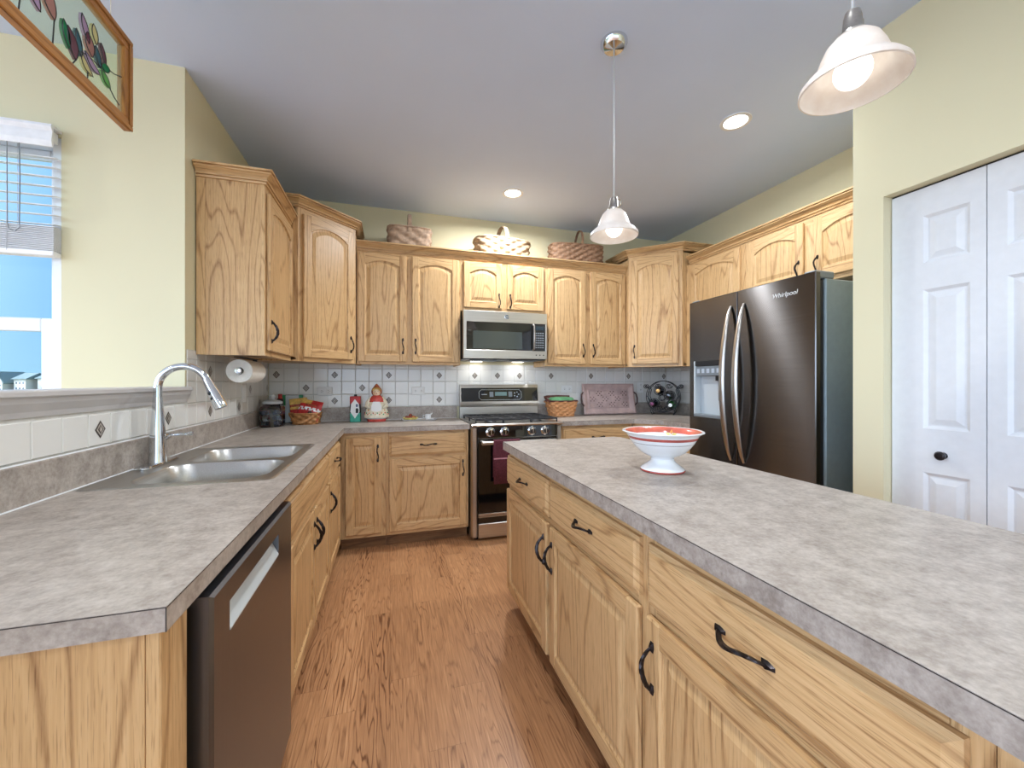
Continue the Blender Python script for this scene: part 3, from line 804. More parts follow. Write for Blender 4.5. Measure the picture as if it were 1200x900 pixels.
# island (front faces -X) frame plane x=0.637 ; local x -> -Y
IX = 0.637; IY = 2.150
def isl(label, y1, w, **kw): return cabinet('island_cabinet', label, 'cabinet', (IX, y1, 0), -PI / 2, w, 0.60, 0.8705, toe=0.1, top=False, **kw)
isl('oak island cabinet at the far end by the range, two drawers over two doors', IY, 1.255,
    doors=[(0.012, 0.598, 0.115, 0.662, 0, 'r', 0.545), (0.632, 1.238, 0.115, 0.662, 0, 'l', 0.545)],
    drawers=[(0.006, 0.604, 0.690, 0.842, True), (0.628, 1.238, 0.690, 0.842, True)],
    frame=[(0.038, 1.217, 0.655, 0.70, 'x'), (0.590, 0.642, 0.14, 0.83)])
isl('oak island cabinet in the foreground, a wide drawer over one door', IY - 1.256, 0.625,
    doors=[(0.020, 0.605, 0.115, 0.662, 0, 'l', 0.545)], drawers=[(0.020, 0.605, 0.690, 0.842, True)], frame=[(0.038, 0.587, 0.655, 0.70, 'x')])
isl('oak island cabinet nearest the camera, cut off by the lower right edge of view', IY - 1.882, 0.625,
    doors=[(0.020, 0.605, 0.115, 0.662, 0, 'r', 0.545)], drawers=[(0.020, 0.605, 0.690, 0.842, True)], frame=[(0.038, 0.587, 0.655, 0.70, 'x')])
mb = MB(); mb.box(IX + 0.602, IX + 0.618, IY - 2.507, IY, 0, 0.8705, OAK, 'z'); mb.build('island_back_panel', None, label='plain oak back panel of the island facing the pantry doors', category='panel')

# ------------------------------------------------------------------ countertops
def slab(mb, x0, x1, y0, y1, edges=''):
    mb.box(x0, x1, y0, y1, CT - 0.038, CT, LAM)
def seam(mb, a, c, nx, ny):
    """dark laminate seam along the top front arris"""
    e = 0.0005
    (x0, y0), (x1, y1) = a, c
    mb.poly([(x0 + nx * e, y0 + ny * e, CT - 0.0008), (x1 + nx * e, y1 + ny * e, CT - 0.0008), (x1 + nx * e, y1 + ny * e, CT - 0.0024), (x0 + nx * e, y0 + ny * e, CT - 0.0024)], SEAM)
SX0, SX1, SY0, SY1 = -0.932, -0.383, 1.553, 2.378        # sink cut-out / rim
T = thing('countertop', 'L-shaped grey-beige laminate countertop with the sink, left of the range', 'countertop')
mb = MB(); h = 0.012
wl = XWL + 0.002
slab(mb, wl, XL, 0.725, SY0 + h); slab(mb, wl, SX0 + h, SY0 + h, SY1 - h); slab(mb, SX1 - h, XL, SY0 + h, SY1 - h); slab(mb, wl, XL, SY1 - h, YC); slab(mb, wl, 0.598, YC, YW - 0.002)
seam(mb, (wl, 0.725), (XL, 0.725), 0, -1); seam(mb, (XL, 0.725), (XL, YC), 1, 0); seam(mb, (XL, YC), (0.598, YC), 0, -1)
mb.poly([(XL - 0.0016, 0.7245, CT - .002), (XL + 0.0004, 0.7245, CT - .002), (XL + 0.0004, 0.7245, CT - 0.038), (XL - 0.0016, 0.7245, CT - 0.038)], SEAM)
mb.build('worktop', T)
mb = MB(); mb.box(wl, XWL + 0.021, 0.725, YW - 0.002, CT, 1.026, LAM, b=0.003); mb.box(XWL + 0.021, 0.592, YW - 0.021, YW - 0.002, CT, 1.026, LAM, b=0.003)
mb.build('backsplash_lip', T)
mb = MB(); mb.tube([(XWL + 0.022, 0.73, CT + .001), (XWL + 0.022, YW - 0.022, CT + .001), (0.59, YW - 0.022, CT + .001)], 0.0028, WHITEP, 6)
mb.tube([(XWL + 0.012, 0.73, 1.0265), (XWL + 0.012, YW - 0.012, 1.0265)], 0.003, WHITEP, 6); mb.build('caulk_bead', T, label='white caulk line')
T = thing('countertop', 'grey laminate countertop with an angled corner, between the range and the fridge', 'countertop')
mb = MB(); mb.prism([(1.381, YW - 0.002), (1.381, YC), (2.085, YC), (2.258, 2.945), (2.258, 2.462), (XR - 0.002, 2.462), (XR - 0.002, YW - 0.002)], 'z', CT - 0.038, CT, LAM)
seam(mb, (1.381, YC), (2.085, YC), 0, -1); mb.build('worktop', T)
mb = MB(); mb.box(1.39, XR - 0.022, YW - 0.021, YW - 0.002, CT, 1.026, LAM, b=0.003); mb.box(XR - 0.021, XR - 0.002, 2.47, YW - 0.002, CT, 1.026, LAM, b=0.003); mb.build('backsplash_lip', T)
T = thing('island_countertop', 'grey laminate island countertop in the right foreground holding the footed bowl', 'countertop')
mb = MB()
ch = 0.03
mb.prism([(XI, -0.40), (1.335, -0.40), (1.335, 2.170 - ch), (1.335 - ch, 2.170), (XI + 0.004, 2.170), (XI, 2.166)], 'z', CT - 0.043, CT, LAM)
seam(mb, (XI, -0.40), (XI, 2.166), -1, 0); seam(mb, (XI + .004, 2.17), (1.3, 2.17), 0, 1)
mb.build('worktop', T)

# ------------------------------------------------------------------ sink and faucet
T = thing('kitchen_sink', 'double-bowl stainless steel sink set into the left counter', 'sink', ((SX0 + SX1) / 2, (SY0 + SY1) / 2, CT))
def rrect(x0, x1, y0, y1, r, n=6):
    P = []
    for (cx, cy, a0) in ((x1 - r, y0 + r, -PI / 2), (x1 - r, y1 - r, 0), (x0 + r, y1 - r, PI / 2), (x0 + r, y0 + r, PI)):
        for k in range(n + 1):
            a = a0 + PI / 2 * k / n; P.append((cx + r * math.cos(a), cy + r * math.sin(a)))
    return P
hx, hy = (SX1 - SX0) / 2, (SY1 - SY0) / 2
mb = MB()
bowls = [(-0.175, 0.235, -0.365, -0.020), (-0.175, 0.235, 0.020, 0.365)]
# rim deck with two holes: outer rounded rectangle filled by strips around the two bowl rectangles
def strip(x0, x1, y0, y1, z=0.0022): mb.poly([(x0, y0, z), (x1, y0, z), (x1, y1, z), (x0, y1, z)], SINK)
xa, xb = -0.175, 0.235
strip(-hx + .02, xa, -hy + .02, hy - .02); strip(xb, hx - .02, -hy + .02, hy - .02)
strip(xa, xb, -hy + .02, -0.365); strip(xa, xb, 0.365, hy - .02); strip(xa, xb, -0.020, 0.020)
# corner fillers between the square hole and the rounded bowl
R = 0.075
for (x0, x1, y0, y1) in bowls:
    for (cx, cy, qx, qy) in ((x0, y0, 1, 1), (x1, y0, -1, 1), (x1, y1, -1, -1), (x0, y1, 1, -1)):
        arc = [(cx + qx * (R - R * math.cos(t)), cy + qy * (R - R * math.sin(t)), 0.0022) for t in [PI / 2 * k / 8 for k in range(9)]]
        for k in range(8): mb.poly([(cx, cy, 0.0022), arc[k], arc[k + 1]], SINK)
O0 = rrect(-hx, hx, -hy, hy, 0.035); O1 = rrect(-hx + 0.006, hx - 0.006, -hy + 0.006, hy - 0.006, 0.032); O2 = rrect(-hx + .02, hx - .02, -hy + .02, hy - .02, 0.004)
mb.loft([[(*p, 0.0002) for p in O0], [(*p, 0.0035) for p in O1], [(*p, 0.0022) for p in O2]], SINK, True, True)
mb.build('rim', T)
for (x0, x1, y0, y1) in bowls:
    mb = MB(); rings = []
    for off, z, r in ((0, 0.0022, R), (0.004, -0.004, R), (0.012, -0.06, R), (0.020, -0.15, R), (0.035, -0.172, R * .8), (0.07, -0.18, R * .5)):
        rings.append([(*p, z) for p in rrect(x0 + off, x1 - off, y0 + off, y1 - off, r, 8)])
    mb.loft(rings, SINK, True, True, False, True); bo = mb.build('bowl', T)
    mb = MB(); mb.lathe([(0.0001, -0.1735), (0.02, -0.174), (0.04, -0.176), (0.045, -0.1795)], ((x0 + x1) / 2, (y0 + y1) / 2, 0), CHROME, 24); mb.build('drain', bo)
fx, fy = -0.897, 1.965
T = thing('kitchen_faucet', 'tall chrome gooseneck faucet with pull-down spray head on the sink', 'faucet', (fx, fy, CT + 0.0036))
mb = MB(); pl = rrect(-0.028, 0.028, -0.125, 0.125, 0.0275, 10)
mb.loft([[(*p, 0) for p in pl], [(*p, 0.005) for p in pl], [(p[0] * .86, p[1] * .96, 0.009) for p in pl]], CHROME, True, True, True, True); mb.build('deck_plate', T)
mb = MB(); mb.lathe([(0.031, 0.008), (0.030, 0.02), (0.0275, 0.05), (0.026, 0.10), (0.0225, 0.16), (0.018, 0.22), (0.0155, 0.27)], (0, 0, 0), CHROME, 28, caps=(True, True)); mb.build('body', T)
mb = MB()
pts = [(0, 0, 0.262), (0, 0, 0.29)]
rad = 0.087
for k in range(0, 21): 
    a = PI - (PI - 0.35) * k / 20
    pts.append((rad + rad * math.cos(a), 0, 0.308 + rad * math.sin(a)))
pe = Vector(pts[-1]); dirv = (pe - Vector(pts[-2])).normalized()
mb.tube(pts, 0.0145, CHROME, 16, up=(0, 1, 0)); mb.build('spout', T)
mb = MB(); pp = [pe + dirv * q for q in (-0.005, 0.01, 0.03, 0.07, 0.115, 0.125, 0.128)]
mb.tube(pp, 0.02, CHROME, 20, rr=[0.0155, 0.0165, 0.018, 0.0215, 0.0255, 0.025, 0.019], up=(0, 1, 0))
sh = mb.build('spray_head', T)
mb = MB(); q = pe + dirv * 0.07
for k in (-0.012, 0.012):
    c0 = q + dirv * k; side = Vector((0, -1, 0)) 
    mb.sphere(tuple(c0 + Vector((-0.008, -0.0175, 0))), 0.0075, DARKP, 10, 8, (1, .6, 1.2))
mb.build('spray_button', sh)
mb = MB(); mb.lathe([(0.0001, 0.0), (0.017, 0.0), (0.0185, 0.02), (0.0175, 0.048), (0.012, 0.056), (0.0001, 0.058)], (0, 0.02, 0.105), CHROME, 20, axis='y')
lv = mb.build('handle_hub', T)
mb = MB(); mb.tube([(0.0, 0.068, 0.108), (0.026, 0.080, 0.108), (0.055, 0.084, 0.109), (0.086, 0.084, 0.110)], 0.006, CHROME, 10, rr=[0.006, 0.0055, 0.007, 0.0095]); mb.build('lever', lv)

def holed_slab(mb, xf, xb, y0, y1, z0, z1, ha, hb, hc, hd, b, m, g):
    """slab with a rectangular opening; xf is the face side, edges bevelled by b"""
    s_ = 1 if xf > xb else -1; xi = xf - s_ * b; off = (3.0, 5.0)
    for q in ((y0, y1, z0, hc), (y0, y1, hd, z1), (y0, ha, hc, hd), (hb, y1, hc, hd)): mb.box(min(xi, xb), max(xi, xb), *q, m, g)
    a0, a1, c0, c1 = y0 + b, y1 - b, z0 + b, z1 - b
    Y = [a0, ha, hb, a1]; Z = [c0, hc, hd, c1]
    for i in range(3):
        for j in range(3):
            if i == 1 and j == 1: continue
            mb.poly([(xf, Y[i], Z[j]), (xf, Y[i + 1], Z[j]), (xf, Y[i + 1], Z[j + 1]), (xf, Y[i], Z[j + 1])], m, g, False, off)
    I = [(a0, c0), (a1, c0), (a1, c1), (a0, c1)]; O = [(y0, z0), (y1, z0), (y1, z1), (y0, z1)]; Hh = [(ha, hc), (hb, hc), (hb, hd), (ha, hd)]
    for k in range(4):
        q = (k + 1) % 4
        mb.poly([(xf, *I[k]), (xf, *I[q]), (xi, *O[q]), (xi, *O[k])], m, g, False, off); mb.poly([(xf, *Hh[k]), (xf, *Hh[q]), (xi, *Hh[q]), (xi, *Hh[k])], m, g, False, off)
# ------------------------------------------------------------------ dishwasher
DX = -0.307
T = thing('dishwasher', 'stainless dishwasher with a bright pocket handle under the left counter', 'dishwasher', (-0.36, 1.155, 0))
L = lambda x: x + 0.36
mb = MB(); mb.box(L(-0.93), L(-0.355), -0.305 + 0.002, 0.303, 0.10, 0.868, DARKP); mb.box(L(-0.9), L(-0.42), -0.30, 0.30, 0, 0.1, DARKP); mb.build('tub', T)
mb = MB(); y0, y1 = -0.303, 0.303; hy0, hy1 = -0.222, 0.145; z0, z1 = 0.752, 0.812
xf, xb2 = L(DX), L(-0.353)
holed_slab(mb, xf, xb2, y0, y1, 0.115, 0.862, hy0, hy1, z0, z1, 0.006, DWSTEEL, 'z')
d = mb.build('door', T)
mb = MB(); mb.box(L(-0.352), L(-0.340), hy0, hy1, z0, z1, DARKP); mb.build('pocket', d)
mb = MB(); mb.prism([(L(-0.338), z0 + 0.001), (L(DX) + .001, z0 + 0.001), (L(DX) + .001, z0 + 0.004), (L(DX) - 0.022, z1 - 0.010), (L(-0.338), z1 - 0.010)], 'y', hy0 + 0.002, hy1 - 0.002, LGREY); mb.build('handle', d, label='steel pocket handle, its shine painted pale')  # pale grey stands in for the light the steel lip catches
mb = MB(); mb.box(L(-0.41), L(-0.39), y0, y1, 0.0, 0.11, DARKP); mb.build('toe_kick', T)

# ------------------------------------------------------------------ range
RX0, RX1, RYF, RYB = 0.606, 1.373, 3.09, 3.715
T = thing('gas_range', 'stainless gas range with black oven door at the back wall', 'range', ((RX0 + RX1) / 2, RYF, 0))
ox, oy = (RX0 + RX1) / 2, RYF
w2 = (RX1 - RX0) / 2
mb = MB(); mb.box(-w2, w2, 0.03, 0.60, 0.02, 0.895, STEEL, 'z', 0.003)
for sx in (-1, 1):
    mb.box(sx * w2, sx * (w2 - 0.052), 0.0, 0.03, 0.02, 0.895, STEEL, 'z', 0.012)
for sx in (-1, 1):
    for yy in (0.06, 0.55): mb.lathe([(0.02, 0), (0.02, 0.021)], (sx * (w2 - 0.05), yy, 0), DARKP, 12, caps=(True, True))
mb.build('body', T)
mb = MB(); mb.prism([(-0.018, 0.898), (-0.022, 0.908), (-0.012, 0.917), (0.565, 0.917), (0.565, 0.896), (0.0, 0.896)], 'x', -w2, w2, STEEL); ck = mb.build('cooktop', T)
for sx, yy, q in ((-0.20, 0.14, 1), (0.20, 0.14, 1), (-0.20, 0.42, .8), (0.20, 0.42, 1), (0, 0.28, .85)):
    mb = MB(); mb.lathe([(0.05 * q, 0.917), (0.05 * q, 0.923), (0.042 * q, 0.926), (0.036 * q, 0.935), (0.0001, 0.936)], (sx, yy, 0), IRON, 20); mb.build('burner', ck)
for gx0, gx1 in ((-0.345, -0.122), (-0.115, 0.115), (0.122, 0.345)):
    mb = MB(); zt = 0.945; y0, y1 = 0.025, 0.535; r = 0.0065
    P = [(gx0, y0, zt), (gx1, y0, zt), (gx1, y1, zt), (gx0, y1, zt)]
    mb.tube(P, r, IRON, 6, closed=True)
    gm = (gx0 + gx1) / 2
    mb.tube([(gm, y0, zt), (gm, y1, zt)], r, IRON, 6)
    for yy in (0.14, 0.28, 0.42): mb.tube([(gx0, yy, zt), (gx1, yy, zt)], r, IRON, 6)
    for yy in (y0, 0.28, y1):
        for xx in (gx0, gx1): mb.tube([(xx, yy, zt), (xx, yy, 0.9165)], r, IRON, 6)
    mb.build('grate', T)
mb = MB(); mb.prism([(0.028, 0.802), (-0.010, 0.806), (-0.004, 0.893), (0.028, 0.895)], 'x', -w2 + 0.052, w2 - 0.052, BLACKG); cp = mb.build('control_panel', T)
for kx in (0.756, 0.872, 1.103, 1.216):
    mb = MB(); c = (kx - ox, -0.012, 0.852)
    n = 8; prof = [(0.036, 0.0), (0.036, -0.006), (0.026, -0.010), (0.025, -0.026), (0.020, -0.032), (0.0001, -0.032)]
    rings = []
    for r, y in prof:
        rings.append([(c[0] + (r * (1.10 if (k % 4 == 0 and r > .03) else 1.0)) * math.cos(2 * PI * k / 32), c[1] + y + 0.006, c[2] + (r * (1.10 if (k % 4 == 0 and r > .03) else 1.0)) * math.sin(2 * PI * k / 32)) for k in range(32)])
    mb.loft(rings, CHROME, True, True, True, True, ms=[CHROME, CHROME, CHROME, STEEL, BLACKG, BLACKG])
    mb.box(c[0] - 0.004, c[0] + 0.004, c[1] - 0.034, c[1] - 0.026, c[2] - 0.022, c[2] + 0.022, STEEL, b=0.002)
    mb.build('knob', T)
mb = MB(); dw = w2 - 0.054
mb.box(-dw, dw, -0.012, 0.028, 0.212, 0.798, BLACKG, b=0.004); mb.box(-dw, dw, -0.014, -0.011, 0.198, 0.214, STEEL, b=0.001); od = mb.build('oven_door', T)
mb = MB(); mb.box(-dw + 0.015, dw - 0.015, -0.058, -0.034, 0.755, 0.785, STEEL, 'x', 0.008)
for sx in (-1, 1): mb.box(sx * (dw - 0.05), sx * (dw - 0.08), -0.04, -0.010, 0.758, 0.782, STEEL, b=0.003)
mb.build('handle', od)
mb = MB(); mb.box(-dw, dw, -0.012, 0.028, 0.022, 0.135, STEEL, 'x', 0.004); mb.box(-dw, dw, 0.0, 0.028, 0.135, 0.182, BLACKG); mb.box(-dw, dw, -0.010, 0.028, 0.182, 0.196, STEEL, 'x', 0.003); mb.build('storage_drawer', T)
# backguard
mb = MB(); yb = 0.575
mb.prism([(yb, 0.90), (yb, 1.015), (yb - 0.035, 1.025), (yb - 0.04, 1.045), (yb - 0.03, 1.062), (yb - 0.006, 1.20), (yb + 0.0, 1.222), (yb + 0.045, 1.222), (yb + 0.045, 0.90)], 'x', -w2 + 0.004, w2 - 0.004, STEEL)
bgd = mb.build('backguard', T)
Mt = Matrix.Translation((0, yb - 0.0305, 1.066)) @ Matrix.Rotation(-math.atan2(0.024, 0.138), 4, 'X')
mb = MB(Mt); mb.box(-w2 + 0.012, w2 - 0.012, -0.004, 0.002, 0.0, 0.128, BLACKG, b=0.001); pn = mb.build('glass_panel', bgd)
mb = MB(Mt)
oc = [( -0.205, 0.035), (-0.185, 0.014), (0.185, 0.014), (0.205, 0.035), (0.205, 0.088), (0.185, 0.109), (-0.185, 0.109), (-0.205, 0.088)]
mb.tube([(x + 0.0, -0.005, z) for x, z in oc], 0.0016, LGREY, 5, closed=True)
mb.box(-0.052, 0.062, -0.0065, -0.003, 0.052, 0.088, DISPLAY); mb.box(-0.105, -0.068, -0.006, -0.003, 0.042, 0.09, GREYP); mb.box(0.078, 0.115, -0.006, -0.003, 0.042, 0.09, GREYP)
mb.box(-0.182, -0.130, -0.006, -0.003, 0.062, 0.068, KEYS)
for k in range(5):
    a = 2 * PI * k / 5; mb.box(0.157 + 0.022 * math.cos(a) - .005, 0.157 + 0.022 * math.cos(a) + .005, -0.006, -0.003, 0.064 + 0.022 * math.sin(a) - .005, 0.064 + 0.022 * math.sin(a) + .005, KEYS)
mb.build('display', bgd)
# towel over the oven handle
mb = MB(); yh = RYF - 0.046; tx0, tx1 = 0.770, 0.985
pts = [(yh + 0.017, 0.50), (yh + 0.016, 0.70), (yh + 0.015, 0.79), (yh, 0.797), (yh - 0.0165, 0.788), (yh - 0.018, 0.68), (yh - 0.017, 0.655), (yh - 0.017, 0.645), (yh - 0.016, 0.452)]
th = 0.003
for k in range(len(pts) - 1):
    mm = PINKT if k == 6 else MAROON
    (a0, b0), (a1, b1) = pts[k], pts[k + 1]
    nx = 14
    for q in range(nx):
        xa_, xb_ = tx0 + (tx1 - tx0) * q / nx, tx0 + (tx1 - tx0) * (q + 1) / nx
        wv = lambda x, z: 0.002 * math.sin(x * 95) * (0.797 - z) / 0.3
        mb.f([mb.v((xa_, a0 + wv(xa_, b0), b0)), mb.v((xb_, a0 + wv(xb_, b0), b0)), mb.v((xb_, a1 + wv(xb_, b1), b1)), mb.v((xa_, a1 + wv(xa_, b1), b1))], mm, None, True)
bmesh.ops.remove_doubles(mb.bm, verts=mb.bm.verts[:], dist=0.0002)
me = mb.mesh('dish_towel'); o = obj('dish_towel', me, None, None, None, label='maroon dish towel with a pale stripe hung on the oven handle', category='towel')
md = o.modifiers.new('thick', 'SOLIDIFY'); md.thickness = 0.003; md.offset = -1

# ------------------------------------------------------------------ microwave
MX0, MX1, MY, MZ0, MZ1 = 0.584, 1.336, 3.332, 1.436, 1.852
T = thing('microwave_oven', 'stainless over-the-range microwave under the short cabinet', 'microwave', ((MX0 + MX1) / 2, MY, MZ0))
w2 = (MX1 - MX0) / 2; H = MZ1 - MZ0
mb = MB(); mb.box(-w2, w2, 0.035, 0.40, 0.004, H, DARKP, b=0.003); mb.build('case', T)
mb = MB(); gx0, gx1, gz0, gz1 = -0.347, 0.235, 0.084, 0.322
px0, px1 = 0.252, 0.360
def fr_boxes(mb, x0, x1, z0, z1, hx0, hx1, hz0, hz1, y0, y1, m, g='x', b=0.003):
    mb.box(x0, x1, y0, y1, z0, hz0, m, g, b); mb.box(x0, x1, y0, y1, hz1, z1, m, g, b)
    mb.box(x0, hx0, y0, y1, hz0 - b, hz1 + b, m, g, b); mb.box(hx1, x1, y0, y1, hz0 - b, hz1 + b, m, g, b)
fr_boxes(mb, -w2, w2, 0.012, H, gx0, px1, gz0, gz1, 0, 0.036, STEEL)
mdoor = mb.build('front_frame', T)
mb = MB(); mb.box(gx0 - .001, gx1 + 0.002, 0.004, 0.034, gz0 - .001, gz1 + .001, BLACKG); dg_ = mb.build('door_glass', T)
mb = MB(); mb.box(-0.292, 0.142, 0.0025, 0.0045, gz0 + 0.012, 0.245, plain('oven_screen', (58, 66, 64), 0.12, coat=0.5)); mb.build('window_screen', dg_)
mb = MB(); mb.box(gx1 + 0.003, px1 + .001, 0.003, 0.034, gz0 - .001, gz1 + .001, DARKP)
for r in range(7):
    for q in range(4):
        x_, z_ = 0.268 + q * 0.021, gz1 - 0.085 - r * 0.021
        mb.poly([(x_, 0.0028, z_), (x_ + 0.012, 0.0028, z_), (x_ + 0.012, 0.0028, z_ + 0.007), (x_, 0.0028, z_ + 0.007)], KEYS)
kp = mb.build('keypad', T)
mb = MB(); mb.box(0.268, 0.345, 0.001, 0.0035, gz1 - 0.055, gz1 - 0.02, plain('mw_display', (40, 58, 70), 0.2)); mb.build('display', kp)
for q in range(3):
    mb = MB(); mb.box(0.268 + q * 0.034, 0.278 + q * 0.034, -0.0012, 0.001, 0.042, 0.052, DARKP); mb.build('button', mdoor)
mb = MB(); pts = [(0.243, 0.004, gz0 + 0.006), (0.243, -0.026, gz0 + 0.018), (0.243, -0.034, (gz0 + gz1) / 2), (0.243, -0.026, gz1 - 0.018), (0.243, 0.004, gz1 - 0.006)]
mb.tube(pts, 0.011, STEEL, 12, flat=0.8, up=(0, 1, 0)); mb.build('handle', T)
mb = MB(); mb.lathe([(0.0205, 0.0), (0.0205, -0.002), (0.0175, -0.003), (0.0175, -0.0015), (0.0001, -0.0015)], (0.003, 0, H - 0.045), STEEL, 28, axis='y', ms=[CHROME, CHROME, CHROME, GREYP])
em = mb.build('emblem', T, label='round emblem')
me = text_faces('GE', 0.020, 0.25); me.materials.clear(); me.materials.append(CHROME)
obj('emblem_letters', me, em, (0.003, -0.0022, H - 0.045), (PI / 2, 0, 0))
mb = MB(); mb.box(-0.30, -0.06, 0.09, 0.25, -0.004, 0.006, GREYP, b=0.002); mb.box(0.06, 0.30, 0.09, 0.25, -0.004, 0.006, GREYP, b=0.002); mb.build('grease_filter', T)
for sx in (-0.2, 0.2):
    mb = MB(); mb.box(sx - 0.05, sx + 0.05, 0.27, 0.33, -0.003, 0.006, CANM, b=.001); hl_ = mb.build('cooktop_lamp', T)
    l = bpy.data.lights.new('lamp', 'AREA'); l.shape = 'RECTANGLE'; l.size = 0.1; l.size_y = 0.06; l.energy = 0.2; l.color = (0.95, 0.98, 1.0)
    lo = bpy.data.objects.new('lamp', l); COL.objects.link(lo); lo.parent = hl_; lo.location = (sx, 0.30, -0.008)

# ------------------------------------------------------------------ refrigerator (front faces -X)
T = thing('refrigerator', 'side-by-side stainless refrigerator with ice dispenser in the left door', 'refrigerator', (2.10, 1.530, 0))
# local: x along +X depth (0 front), y along +Y width 0..0.914
FW = 0.914; dt = 0.062
mb = MB(); mb.box(dt + 0.018, 0.765, 0.006, FW - 0.006, 0.025, 1.792, FRSIDE, b=0.006); mb.box(dt + 0.03, 0.7, 0.03, FW - 0.03, 0.0, 0.03, DARKP); mb.build('cabinet_body', T)
mb = MB(); g0, g1 = 0.037, dt + 0.017; mb.box(g0, g1, 0.018, 0.59, 0.06, 1.785, DARKP); mb.box(g0, g1, 0.88, FW - 0.018, 0.06, 1.785, DARKP); mb.box(g0, g1, 0.59, 0.88, 0.06, 0.985, DARKP); mb.box(g0, g1, 0.59, 0.88, 1.41, 1.785, DARKP); mb.build('gasket', T)
spl = 0.490; dt = 0.036
mb = MB(); mb.box(0, dt, 0.0, spl - 0.002, 0.055, 1.822, FRIDGE, 'z', b=0.004); fd = mb.build('door', T, label='right fridge door with lettering')
dy0, dy1, dz0, dz1 = 0.604, 0.868, 1.0, 1.395
mb = MB(); holed_slab(mb, 0, dt, spl + 0.002, FW, 0.055, 1.822, dy0, dy1, dz0, dz1, 0.004, FRIDGE, 'z')
fz = mb.build('door', T, label='left freezer door with the ice dispenser')
mb = MB()
mb.box(0.050, 0.060, dy0, dy1, dz0, dz1, LGREY); mb.box(-0.003, 0.05, dy0, dy0 + 0.012, dz0, dz1, LGREY, b=.002); mb.box(-0.003, 0.05, dy1 - 0.012, dy1, dz0, dz1, LGREY, b=.002)
mb.box(-0.004, 0.05, dy0, dy1, dz0, dz0 + 0.022, GREYP, b=.003); mb.box(-0.002, 0.05, dy0 + .01, dy1 - .01, dz1 - 0.035, dz1, DARKP, b=.003)
mb.box(0.002, 0.05, dy0 + .012, dy1 - .012, dz1 - 0.105, dz1 - 0.037, GREYP, b=.003)
for k in range(5): mb.box(0.0, 0.003, dy0 + 0.03 + k * 0.045, dy0 + 0.055 + k * 0.045, dz1 - 0.085, dz1 - 0.055, KEYS)
mb.box(0.03, 0.045, dy0 + 0.035, dy0 + 0.075, dz0 + 0.12, dz1 - 0.12, GREYP, b=.004); mb.box(0.02, 0.05, dy0 + 0.03, dy0 + 0.085, dz1 - 0.14, dz1 - 0.104, DARKP)
mb.build('ice_dispenser', fz, label='grey ice and water dispenser recess')
for par, yy in ((fd, spl - 0.052), (fz, spl + 0.048)):
    mb = MB(); K = 24; pts = []; rr = []
    for k in range(K + 1):
        t = k / K; pts.append((-0.004 - 0.072 * math.sin(PI * t) ** 0.72, yy, 0.745 + 0.99 * t)); rr.append(0.0135)
    mb.tube(pts, 0.0135, STEEL, 16, rr=[0.008 + 0.014 * math.sin(PI * k / K) ** 0.7 for k in range(K + 1)], flat=0.6, up=(0, 1, 0)); mb.build('handle', par)
me = text_faces('Whirlpool', 0.036, 0.2); me.materials.clear(); me.materials.append(plain('silver_print', (226, 228, 230), 0.35))
obj('lettering', me, fd, (-0.0008, 0.172, 1.735), (PI / 2, 0, -PI / 2), label='silver lettering')
mb = MB(); mb.box(0.012, 0.15, 0.010, 0.075, 1.793, 1.832, GREYP, b=0.006); mb.box(0.012, 0.15, FW - 0.075, FW - 0.01, 1.793, 1.832, GREYP, b=0.006); mb.build('hinge_cover', T)

# ------------------------------------------------------------------ ceiling lights and pendants
def can_light(label, x, y, group=None, power=None):
    T = thing('recessed_light', label, 'ceiling light', (x, y, ZC), 0, group)
    mb = MB(); mb.lathe([(0.085, -0.001), (0.083, -0.006), (0.066, -0.007), (0.062, -0.003)], (0, 0, 0), WHITEP, 36); mb.build('trim_ring', T)
    mb = MB(); mb.lathe([(0.062, -0.003), (0.045, -0.006), (0.0001, -0.0075)], (0, 0, 0), CANM, 32); mb.build('lens', T)
    l = bpy.data.lights.new('lamp', 'AREA'); l.shape = 'DISK'; l.size = 0.12; l.energy = power or FILL_CAN_POWER; l.color = (0.93, 0.97, 1.0); l.spread = PI * 0.95
    lo = bpy.data.objects.new('lamp', l); COL.objects.link(lo); lo.parent = T; lo.location = (0, 0, -0.012)
    return T
can_light('lit recessed ceiling light over the range, the farther one', 0.955, 3.13, None, KITCHEN_CAN)
can_light('lit recessed ceiling light over the fridge side of the island, the nearer one', 1.950, 1.887, None, KITCHEN_CAN * 0.6)
for x, y in ((0.05, 0.55), (-0.2, -1.2), (1.3, -1.2), (-2.6, 0.6), (-2.6, -1.8), (0.5, -3.2)):  # cans added out of view as fill light for the kitchen
    if y == 0.55: can_light('added unseen recessed fill light over the near end of the aisle', x, y, None, 19.0)
    else: can_light('added unseen recessed fill light in the open room behind the camera', x, y, 'added fill lights behind the camera')
